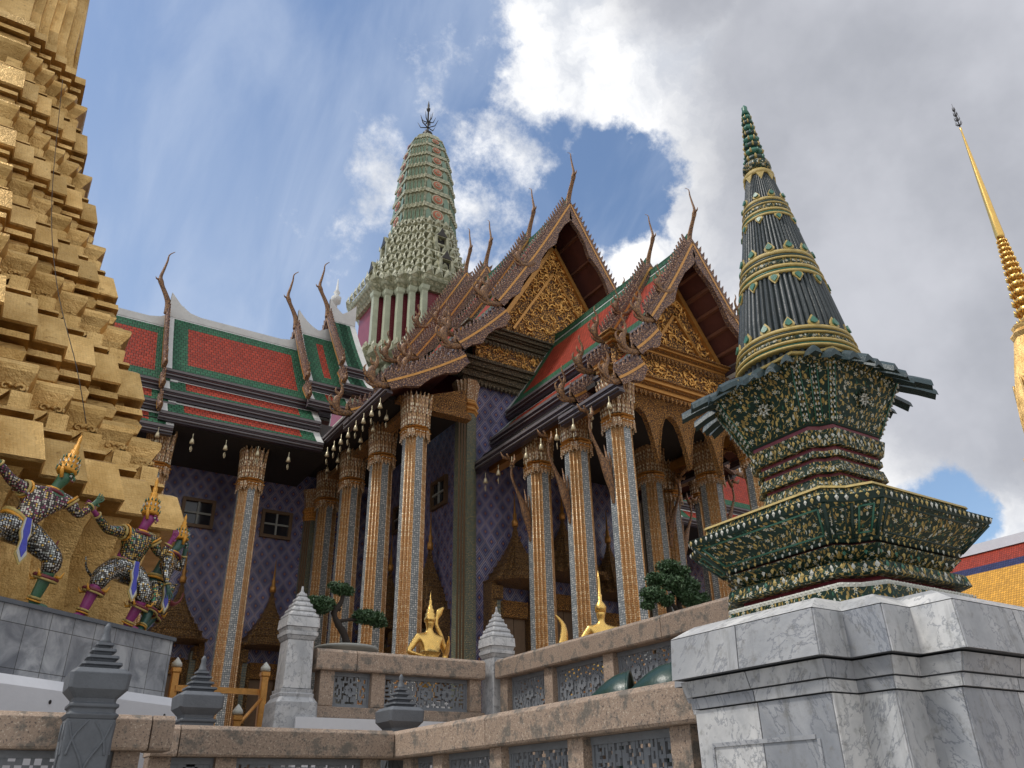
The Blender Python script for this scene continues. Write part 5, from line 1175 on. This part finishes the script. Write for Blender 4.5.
def demon(label, J, skinm, armm, legm, tail=True, H=1.0):
    """J: joints in platform coordinates (along, out, height)"""
    base = PL(J['pel'][0], .35, 3.40); root = empty('demon_statue', base, label, 'statue', 'armoured demon statues holding up the golden tower')
    def g(k_): a = J[k_]; v = Vector(PL(a[0], a[2] if len(a) > 2 else .35, a[1])); return v-Vector(base)
    pel, ch, nk, hd = g('pel'), g('chest'), g('neck'), g('head'); wst = pel.lerp(ch, .45)
    P_ = [(*pel, .125*H), (*wst, .105*H), (*ch, (.15*H, .115*H)), (*nk, .05*H), (*hd.lerp(nk, .35), .062*H), (*hd, .082*H), (*(hd+Vector((0, 0, .07*H))), .065*H)]
    E_ = [(0, 1), (1, 2), (2, 3), (3, 4), (4, 5), (5, 6)]
    for s_ in ('L', 'R'):
        sh, el, ha = g('sh'+s_), g('el'+s_), g('ha'+s_); n = len(P_)
        P_ += [(*sh, .062*H), (*el, .045*H), (*ha, .03*H)]; E_ += [(2, n), (n, n+1), (n+1, n+2)]
        hand_pts(ha, ha-el, Vector((0, 0, 1)) if s_ == 'L' else PD, n+2, P_, E_, 1.05*H)
        kn, ft = g('kn'+s_), g('ft'+s_); hp = pel+PD*(.09 if s_ == 'R' else -.09)*H+Vector((0, 0, -.03)); n = len(P_)
        toe = ft+PD*(.16 if s_ == 'R' else -.14)*H-PN*.05+Vector((0, 0, -.02)); hl = ft-PD*.05*(1 if s_ == 'R' else -1)
        P_ += [(*hp, .105*H), (*kn, .075*H), (*(kn.lerp(ft, .45)), .07*H), (*ft, .05*H), (*toe, .032*H)]; E_ += [(0, n), (n, n+1), (n+1, n+2), (n+2, n+3), (n+3, n+4)]
    skin('body', P_, E_, skinm, root)
    # armour over trunk and arms, continuous
    A_ = [(*pel, .15*H), (*wst, .13*H), (*ch, (.18*H, .14*H)), (*nk.lerp(ch, .45), .085*H)]; AE = [(0, 1), (1, 2), (2, 3)]
    for s_ in ('L', 'R'):
        sh, el, ha = g('sh'+s_), g('el'+s_), g('ha'+s_); n = len(A_); A_ += [(*sh, .082*H), (*el, .06*H), (*el.lerp(ha, .8), .042*H)]; AE += [(2, n), (n, n+1), (n+1, n+2)]
    skin('armour', A_, AE, armm, root)
    B_ = [(*(pel+Vector((0, 0, .02))), .165*H)]; BE = []
    for s_ in ('L', 'R'):
        kn = g('kn'+s_); hp = pel+PD*(.10 if s_ == 'R' else -.10)*H; n = len(B_); ft = g('ft'+s_)
        B_ += [(*hp.lerp(kn, .35), .135*H), (*kn, .115*H), (*kn.lerp(ft, .38), .105*H)]; BE += [(0, n), (n, n+1), (n+1, n+2)]
    skin('breeches', B_, BE, legm, root)
    # face: eyes, brows, nose, tusked mouth, ears on the camera-left side
    fdir = (J.get('face') or (-PN+PD*.55)).normalized(); sd = Vector((0, 0, 1)).cross(fdir).normalized(); U = Vector((0, 0, 1)); fc = hd+fdir*.083*H
    fm = MB(); wm = MB()
    for e in (-1, 1):
        q = fc+sd*e*.034*H+U*.012*H-fdir*.008; wm.lathe([(q.z-.013*H, .004), (q.z-.008*H, .013*H), (q.z, .017*H), (q.z+.008*H, .013*H), (q.z+.013*H, .004)], (q.x, q.y), 'wband', 8)
        pu = q+fdir*.013*H; wm.lathe([(pu.z-.006*H, .002), (pu.z, .008*H), (pu.z+.006*H, .002)], (pu.x, pu.y), 'dark', 6)
        fm.tube([fc+sd*e*.012*H+U*.028*H+fdir*.008, fc+sd*e*.035*H+U*.044*H, fc+sd*e*.058*H+U*.034*H-fdir*.014], [.007*H, .010*H, .005*H], skinm, 6)
        ea = hd+sd*e*.082*H; fm.tube([ea+U*.04*H, ea+sd*e*.018*H+U*.01*H, ea-U*.035*H], [.010*H, .018*H, .008*H], skinm, 6)
        wm.tube([fc+sd*e*.02*H-U*.038*H+fdir*.006, fc+sd*e*.025*H-U*.018*H+fdir*.016], [.005*H, .002*H], 'wband', 5)
    fm.tube([fc+U*.025*H-fdir*.004, fc+U*.0*H+fdir*.018*H, fc-U*.012*H+fdir*.024*H, fc-U*.018*H], [.009*H, .013*H, .017*H, .008*H], skinm, 8)
    wm.tube([fc-sd*.034*H-U*.034*H-fdir*.008, fc-U*.042*H+fdir*.010, fc+sd*.034*H-U*.034*H-fdir*.008], [.005*H, .010*H, .005*H], 'rband', 6)
    hd_ = fm.build('face', root); wm.build('eyes_and_mouth', hd_)
    # tall tiered crown
    ct = g('crown'); cb = hd+U*.055*H; L = (ct-cb).length; ax = (ct-cb).normalized(); cr_ = MB()
    prof = [(0, .095), (.05, .108), (.09, .105), (.11, .088), (.17, .092), (.20, .098), (.23, .076), (.30, .08), (.33, .084), (.36, .058), (.44, .062), (.48, .042), (.56, .046), (.60, .028), (.70, .032), (.74, .018), (.88, .02), (1.0, .004)]
    a1 = ax.orthogonal().normalized(); b1 = ax.cross(a1)
    rgs = [[tuple(cb+ax*L*t+(a1*cos(2*pi*q/14)+b1*sin(2*pi*q/14))*r*H) for q in range(14)] for t, r in prof]
    cr_.loft(rgs, 'orange', smooth=True, rnd=.5)
    for q in range(12):
        an = 2*pi*q/12
        for t, r, m in ((.07, .106, 'jade'), (.2, .096, 'wband'), (.33, .082, 'jade')):
            p = cb+ax*L*t+(a1*cos(an)+b1*sin(an))*r*H; cr_.tube([p, p+ax*.035*H+(a1*cos(an)+b1*sin(an))*.012], [.012*H, .003], m, 5)
    for e in (-1, 1): cr_.tube([hd+sd*e*.09*H-U*.02, hd+sd*e*.12*H+U*.05*H, hd+sd*e*.11*H+U*.13*H], [.02*H, .022*H, .004], 'orange', 6)
    cr_.build('crown', root)
    # collar, belt, arm rings, apron, knee flares, anklets
    tr = MB()
    def ringat(p, d, r, t, m, k_=14):
        d = Vector(d).normalized(); a = d.orthogonal().normalized(); b = d.cross(a)
        tr.tube([p+(a*cos(2*pi*q/k_)+b*sin(2*pi*q/k_))*r for q in range(k_+1)], t, m, 6)
    ringat(nk-U*.03*H, nk-ch, .085*H, .022*H, 'orange'); ringat(nk-U*.06*H, nk-ch, .115*H, .02*H, 'rband'); ringat(pel+U*.07*H, wst-pel, .155*H, .024*H, 'yband'); ringat(pel+U*.03*H, wst-pel, .172*H, .018*H, 'orange')
    for s_ in ('L', 'R'):
        sh, el, ha, kn, ft = (g(q+s_) for q in ('sh', 'el', 'ha', 'kn', 'ft'))
        ringat(sh.lerp(el, .25), el-sh, .082*H, .016*H, 'yband'); ringat(sh.lerp(el, .1), el-sh, .092*H, .014*H, 'orange'); ringat(el.lerp(ha, .82), ha-el, .045*H, .012*H, 'yband')
        q = kn.lerp(ft, .40); ringat(q, ft-kn, .115*H, .02*H, 'rband'); ringat(q-U*.025*H, ft-kn, .112*H, .014*H, 'yband'); ringat(kn.lerp(ft, .86), ft-kn, .062*H, .014*H, 'yband'); ringat(kn.lerp(ft, .92), ft-kn, .066*H, .010*H, 'orange')
        for e in range(4):
            an = e*pi/2+.4; dv = (PD*cos(an)+PN*sin(an)); tr.tube([q+dv*.1*H, q+dv*.15*H-U*.01*H, q+dv*.18*H+U*.05*H], [.022*H, .016*H, .003], 'orange', 5)
    tr.build('ornaments', root)
    ap = MB(); f0 = pel-PN*.17*H+U*.06*H
    for w_, Lz, m, o_ in ((.07, .50, 'yband', 0), (.055, .47, 'wband', .008), (.038, .42, 'blue', .016)):
        ap.plate([(-w_*.7*H, 0), (w_*.7*H, 0), (w_*H, -Lz*.35*H), (w_*.6*H, -Lz*.5*H), (w_*1.05*H, -Lz*.8*H), (0, -Lz*H), (-w_*1.05*H, -Lz*.8*H), (-w_*.6*H, -Lz*.5*H), (-w_*H, -Lz*.35*H)], .012, lambda a, b, t, o_=o_: tuple(f0+PD*(a+b*.05)+U*b-PN*(o_+t+b*-.12)), m)
    ap.build('apron', root)
    for e in ((-1, 1) if tail else (1,)):
        tl = MB(); q0 = pel+PD*e*.12*H+PN*.02
        tl.tube(cat([q0, q0+PD*e*.16*H-U*.16*H, q0+PD*e*.30*H-U*.20*H, q0+PD*e*.42*H-U*.12*H, q0+PD*e*.46*H-U*.0*H], 4), [.05*H*(1-i/20)+.004 for i in range(17)], 'rband' if e > 0 else legm, 6, flat=.5)
        tl.build('sash_tail', root)
    return root
demon('green faced demon statue in silver armour lunging at the left edge', dict(pel=(.22, 4.19), chest=(.44, 4.52, .27), neck=(.49, 4.66, .27), head=(.55, 4.80, .22), crown=(.66, 5.36, .25), shL=(.24, 4.58, .33), elL=(.02, 4.60, .3), haL=(-.22, 4.74, .28), shR=(.64, 4.58, .2), elR=(.78, 4.44, .15), haR=(.90, 4.60, .12),
      knL=(-.22, 3.98, .2), ftL=(-.42, 3.48, .3), knR=(.62, 3.92, .15), ftR=(.58, 3.47, .28)), 'skin_green', 'arm_mix', 'arm_silver', H=.98)
demon('purple faced demon statue in gold green armour, arm reaching back to its green neighbour', dict(pel=(1.74, 4.12), chest=(1.78, 4.45, .27), neck=(1.79, 4.58, .26), head=(1.84, 4.72, .22), crown=(1.88, 5.28, .25), shL=(1.61, 4.50, .28), elL=(1.33, 4.46, .3), haL=(1.06, 4.58, .25), shR=(1.95, 4.50, .22), elR=(2.09, 4.32, .18), haR=(2.12, 4.50, .10),
      knL=(1.30, 3.93, .2), ftL=(1.22, 3.47, .3), knR=(1.92, 3.86, .12), ftR=(1.86, 3.47, .28)), 'skin_purple', 'arm_gold', 'arm_silver', H=.95)
demon('dark demon statue with orange crown, farthest right at the corner of the golden tower', dict(pel=(2.38, 4.08, 0.43), chest=(2.48, 4.40, 0.40), neck=(2.52, 4.52, 0.40), head=(2.60, 4.64, 0.38), crown=(2.64, 5.05, 0.40), shL=(2.36, 4.44, 0.34), elL=(2.26, 4.2, 0.23), haL=(2.30, 4.0, 0.18), shR=(2.62, 4.44, 0.48), elR=(2.74, 4.34, 0.43), haR=(2.70, 4.54, 0.38),
      knL=(2.26, 3.86, 0.30), ftL=(2.08, 3.47, 0.28), knR=(2.50, 3.86, 0.38), ftR=(2.28, 3.47, 0.48), face=PD*.9-PN*.4), 'skin_dark', 'arm_silver', 'arm_gold', tail=False, H=.86)
# ------------------------------------------------------------------ gilded half human figures seen from behind
def kinnari(x, y, rz, label, tailside=1, crowned=True, s=1.0, zb=UF, up=0.):
    root = empty('gilded_statue', (x, y, zb), label, 'statue', 'gilded mythical statues on the upper terrace'); Q = Matrix.Rotation(rz, 3, 'Z')
    def R(a, b, c_): return tuple(Q@Vector((a*s, b*s, c_*s))+Vector((0, 0, up)))
    P_ = [(*R(0, 0, .95), .15*s), (*R(0, 0, 1.10), .125*s), (*R(0, .02, 1.30), (.19*s, .12*s)), (*R(0, .01, 1.43), .07*s), (*R(0, .01, 1.50), .055*s), (*R(0, 0, 1.58), .09*s), (*R(0, 0, 1.66), .075*s),
          (*R(-.05, .0, .75), .2*s), (*R(0, -.05, .5), .13*s), (*R(0, .0, .32), .08*s)]
    E_ = [(0, 1), (1, 2), (2, 3), (3, 4), (4, 5), (5, 6), (0, 7), (7, 8), (8, 9)]
    for e, (ex, ez, hx, hy, hz) in ((-1, (-.40, 1.08, -.30, -.28, .98)), (1, (.36, 1.10, .16, -.34, 1.22))):
        n = len(P_); P_ += [(*R(e*.22, .01, 1.34), .072*s), (*R(ex, .02, ez), .05*s), (*R(hx, hy, hz), .032*s)]; E_ += [(2, n), (n, n+1), (n+1, n+2)]
        hand_pts(R(hx, hy, hz), Vector(R(hx, hy, hz))-Vector(R(ex, .02, ez)), (0, 0, 1), n+2, P_, E_, s)
    skin('body', P_, E_, 'statue', root)
    c = MB(); top = R(0, 0, 0)
    pr = [(1.60, .10), (1.66, .105), (1.68, .085), (1.73, .09), (1.75, .065), (1.80, .07), (1.82, .045), (1.86, .045), (1.88, .025), (1.95, .028), (1.97, .014), (2.10, .004)] if crowned else [(1.62, .09), (1.7, .10), (1.76, .07), (1.80, .035), (1.9, .04), (1.92, .025), (2.15, .022), (2.32, .004)]
    c.loft([[R(r*cos(2*pi*q/12), r*sin(2*pi*q/12), z) for q in range(12)] for z, r in pr], 'statue', smooth=True); c.build('crown', root)
    t = MB()
    if tailside:
      pts = cat([(tailside*.10, .12, .72), (tailside*.34, .2, .88), (tailside*.47, .22, 1.12), (tailside*.38, .22, 1.42), (tailside*.26, .2, 1.62), (tailside*.30, .2, 1.80), (tailside*.40, .2, 1.92)], 5)
      n = len(pts); t.tube([R(*p) for p in pts], [s*(.055*(1-i/(n-1))+.02+.04*math.exp(-((i/(n-1)-.86)/.07)**2)) for i in range(n)], 'statue', 8, flat=.5); t.build('tail', root)
    pd2 = MB(); rloft(pd2, [(0, .34*s), (.1, .34*s), (.12, .28*s), (.2, .27*s), (.22, .31*s), (.30+up, .31*s)], (0, 0), 'marble', .6, 2); pd2.build('plinth', root)
    return root
kinnari(6.02, 11.95, .1, 'gilded statue seen from behind with square crown and curling tail, beside the thick column', 1, True, .95, UF, .27)
kinnari(8.17, 10.26, -.3, 'gilded statue with rounded head and thin spire, back turned, before the porch columns', 0, False, .95, UF, .30)
def wing():
    root = empty('gilded_bird_tail', (8.0, 11.0, UF), 'upright gilded bird tail shape left of the round headed statue', 'ornament'); mb = MB()
    for a, b, z0, z1, r in ((0, 0, .4, 1.25, .14), (-.02, .04, 1.0, 1.6, .12), (-.10, .06, 1.3, 1.9, .09), (.10, .02, .9, 1.4, .1), (-.14, 0, .6, 1.25, .08)):
        pts = cat([(a, 0, z0), (a+.07, 0, lerp(z0, z1, .4)), (a+b, 0, lerp(z0, z1, .75)), (a-.08, 0, z1)], 4); n = len(pts)
        mb.tube([tuple(p) for p in pts], [r*(1-(i/(n-1))**1.6)+.006 for i in range(n)], 'statue', 7, flat=.45)
    mb.build('feathers', root); q = MB(); rloft(q, [(0, .24), (.2, .22), (.3, .25)], (0, 0), 'marble', .6, 2); q.build('plinth', root)
wing()
# ------------------------------------------------------------------ bonsai
def leafball(mb, c, r, n, m='leaf', flat=.62, ls=.034):
    for _ in range(n):
        u_ = random.gauss(0, 1), random.gauss(0, 1), random.gauss(0, 1); L = math.sqrt(sum(q*q for q in u_)) or 1; k_ = (random.random()**.3)*r*(1+.15*sin(u_[0]*4))
        p = Vector((c[0]+u_[0]/L*k_, c[1]+u_[1]/L*k_, c[2]+u_[2]/L*k_*flat)); d = Vector((random.gauss(0, 1), random.gauss(0, 1), random.gauss(.5, 1))).normalized(); e = d.orthogonal().normalized(); s_ = ls*random.uniform(.6, 1.3)
        e = (Matrix.Rotation(random.uniform(0, 6.28), 3, d)@e)
        mb.add([p-e*s_*.4, p+d*s_*.5-e*s_*.1+e*s_*.1, p+e*s_*.4, p+d.cross(e)*s_*1.2], [(0, 1, 3), (1, 2, 3)], [[(0, 0)]*3]*2, m, None)
def bonsai(x, y, z, label, trunk, pads, pot=True, s=1.):
    root = empty('potted_bonsai', (x, y, UF), label, 'bonsai', 'bonsai trees on the upper terrace'); dz = z-UF
    mb = MB()
    for pts, r0, r1 in trunk:
        c_ = cat([(a*s, b*s, c2*s+dz) for a, b, c2 in pts], 4); n = len(c_); mb.tube(c_, [lerp(r0, r1, i/(n-1))*s*random.uniform(.88, 1.12) for i in range(n)], 'bark', 8)
    mb.build('trunk', root)
    mb = MB()
    for (a, b, c2, r) in pads:
        leafball(mb, (a*s, b*s, c2*s+dz), r*s, int(1900*(r/.2)**2))
    mb.build('crown', root)
    mb = MB(); mb.lathe([(dz-.16, .20*s), (dz-.10, .30*s), (dz-.01, .40*s), (dz+.0, .42*s), (dz+.03, .42*s), (dz+.031, .38*s), (dz, .36*s)], (0, 0), 'pot', 28); o = mb.build('pot', root)
    mb = MB(); mb.lathe([(0, .26), (.06, .26), (.08, .18), (dz-.22, .15), (dz-.17, .24), (dz-.161, .24)], (0, 0), 'pot', 16); mb.build('stand', o)
X1 = (4.12, 10.62)
# axes of the left tree: camera-right is about (+.93,-.37)
bonsai(X1[0], X1[1], 3.44, 'potted bonsai with bent dark trunk and flat leaf pads behind the stained balustrade coping',
       [([(.05, 0, 0), (.0, 0, .10), (-.05, 0, .22), (-.16, 0, .36), (-.20, 0, .48), (-.12, 0, .62), (-.10, 0, .74)], .065, .025), ([(-.16, 0, .36), (0, 0, .40), (.16, 0, .42), (.30, 0, .42)], .03, .012), ([(-.12, 0, .52), (-.25, 0, .56), (-.38, 0, .55)], .028, .012), ([(-.2, 0, .44), (-.2, .1, .5), (-.12, 0, .6)], .02, .01)],
       [(-.14, 0, .80, .13), (-.03, .02, .78, .09), (-.24, .03, .84, .07), (-.42, 0, .56, .17), (-.30, .08, .58, .13), (-.50, .03, .62, .08), (.20, 0, .46, .14), (.38, 0, .44, .15), (.50, .02, .40, .08), (.29, .08, .50, .12)], s=1.0)
bonsai(7.36, 7.70, 3.52, 'round headed bonsai with dense ball clusters and twisted trunks beside the green stupa',
       [([(.0, 0, 0), (-.10, 0, .12), (-.12, 0, .28), (-.02, 0, .42)], .05, .02), ([(.05, 0, 0), (.10, 0, .14), (.04, 0, .28), (.08, .02, .42)], .045, .02), ([(-.04, .03, 0), (-.0, 0, .2), (-.16, 0, .34)], .04, .015), ([(.1, 0, 0), (.2, 0, .12), (.26, 0, .26)], .04, .015)],
       [(-.36, 0, .36, .14), (-.24, .05, .56, .13), (-.06, 0, .72, .14), (.12, 0, .68, .12), (-.10, -.08, .50, .15), (.26, .02, .52, .14), (.18, -.06, .34, .13), (.40, 0, .38, .12), (-.20, -.04, .30, .10), (.03, .1, .60, .12), (.34, .1, .62, .08), (.05, -.1, .38, .11), (-.42, .05, .24, .08)], s=1.05)
# ------------------------------------------------------------------ golden gate, lamp covers, hall, small things
def rail():
    root = empty('golden_railing', (2.75, 12.75, UF), 'small golden railing with pointed post caps in front of the dark doorway', 'railing'); mb = MB()
    def post(x, y, z0, z1, name='post'):
        m2 = MB(); m2.loft([oct_ring(a, (x, y), z, .2) for z, a in ((z0, .07), (z0+.08, .07), (z0+.1, .05), (z1-.22, .05), (z1-.2, .065), (z1-.15, .065), (z1-.14, .045))], 'goldbar'); o = m2.build(name, root)
        c = MB(); c.lathe([(z1-.14, .04), (z1-.12, .075), (z1-.08, .07), (z1, .006)], (x, y), 'wband', 10); c.build('cap', o)
    post(-.32, 0, -.7, 1.12); post(.92, -.1, -.6, 1.12); post(.42, -.75, -1.0, .45)
    mb.box(-.3, .9, -.07, -.01, .66, .74, 'goldbar'); mb.build('top_rail', root)
    m3 = MB(); m3.tube([(.42, -.75, .15), (.92, -.1, .62)], .025, 'goldbar', 6); m3.tube([(.42, -.75, -.02), (-.2, -1.3, -.45)], .025, 'goldbar', 6); m3.build('sloping_handrail', root)
rail()
def hood(x, y, rz, label):
    root = empty('floodlight_cover', (x, y, LF), label, 'lamp cover', 'green floodlight covers behind the lower balustrade'); Q = Matrix.Rotation(rz, 3, 'Z'); mb = MB(); rg = []
    for k_ in range(9):
        t = k_/8; r = .03+.215*sin(t*pi/2); xx = -.24+.34*t
        rg.append([tuple(Q@Vector((xx, r*.92*cos(a), 1.03+r*.80*sin(a)*(1+.10*(abs(sin(a))**6)))))+() for a in [pi*q/14-.15 for q in range(15)]])
    inner = [[tuple(Vector(p)*1.0-(Vector(p)-Q@Vector((0, 0, 1.03)))*.06) for p in r] for r in rg]
    mb.loft(rg, 'greeng', closed=False, smooth=True, rnd=.5); mb.loft(inner, 'greeng', closed=False, smooth=True, rnd=.5); mb.tube(rg[-1], .012, 'greeng', 5); mb.build('hood', root)
    m2 = MB(); m2.lathe([(0, .12), (.05, .12), (.06, .03), (.85, .03), (.9, .12), (.96, .14)], (0, 0), 'greeng', 12); m2.build('stand', root)
hood(4.25, 5.19, radians(-48), 'dark green domed lamp cover behind the lower coping, left one of two')
hood(4.25, 4.70, radians(-45), 'dark green domed lamp cover peeking out between coping and marble pedestal')
def hall():
    root = empty('temple_hall', (52, 22, 0), 'distant hall roof with yellow tiles edged in blue and red at far right', 'building')
    zr, ze = 16.4, 8.7; mb = MB(); mb.box(-3, 14, -26, 9.5, 0, ze, 'white'); mb.build('wall', root)
    mb = MB(); pt = lambda o_, y: (-6+o_, y, lerp(ze, zr, o_/11.0)); ys = [-28, -26, -25, 7.6, 8.7, 11.0]; os_ = [0, 1.2, 2.2, 8.2, 9.1, 11.0]
    for i in range(5):
        for j in range(5):
            m = 'yellow' if (i == 2 and j == 2) else ('bluet' if (i in (1, 2, 3) and j in (1, 2, 3)) else 'red')
            q4 = [pt(os_[j], ys[i]), pt(os_[j], ys[i+1]), pt(os_[j+1], ys[i+1]), pt(os_[j+1], ys[i])]
            mb.quad(*q4, m, .5, [(q[1], q[2]) for q in q4])
    mb.quad((5, -28, zr), (5, 11, zr), (16, 11, ze), (16, -28, ze), 'red'); mb.build('roof', root)
    mb = MB(); mb.box(4.75, 5.25, -28, 11.2, zr-.05, zr+.6, 'whitewash'); mb.build('ridge_cap', root)
hall()
mb = MB(); mb.tube(cat([(-1.0, 11.8, 12.2), (-.62, 11.05, 9.4), (-.25, 10.3, 7.6), (.2, 9.5, 6.1), (.42, 9.35, 5.4)], 6), .005, 'dark', 5); tag(mb.build('hanging_wire'), 'thin black wire hanging down the front of the golden tower', 'wire')
def tuft():
    root = empty('small_shrub', (3.1, 7.55, 0), 'bright green grassy shrub tip below the lower balustrade coping', 'plant'); mb = MB()
    for i in range(140):
        a = random.uniform(0, 6.28); r = random.uniform(0, .35); x, y = r*cos(a)*1.4, r*sin(a)*.6-.05; h = random.uniform(.1, .32); z0 = 1.55+random.uniform(-.1, .1)
        mb.add([(x-.006, y, z0), (x+.006, y, z0), (x+cos(a)*h*.6, y+sin(a)*h*.4, z0+h)], [(0, 1, 2)], [[(0, 0)]*3], 'leafl', None)
    mb.build('leaves', root); m2 = MB()
    for i in range(5): m2.tube([(0, 0, 0), (random.uniform(-.1, .1), 0, .8), (random.uniform(-.3, .3), random.uniform(-.1, .1), 1.6)], [.02, .014, .006], 'bark', 5)
    m2.build('stem', root)
tuft()

far = MB(); far.lathe([(0, 2.2), (6, 1.9), (10, 1.2), (14, .8), (18, .5), (21, .3), (24.5, .14), (27.6, .10), (27.7, .30), (28.1, .34), (28.3, .12), (28.5, .22), (28.7, .10), (29.6, .02)], (0, 0), 'white', 14)
fo = far.build('slender_spire'); fo.location = (14.6, 44, 3.4); tag(fo, 'thin pale spire tip showing beyond the left wing chofa horns beside the green tower', 'spire')
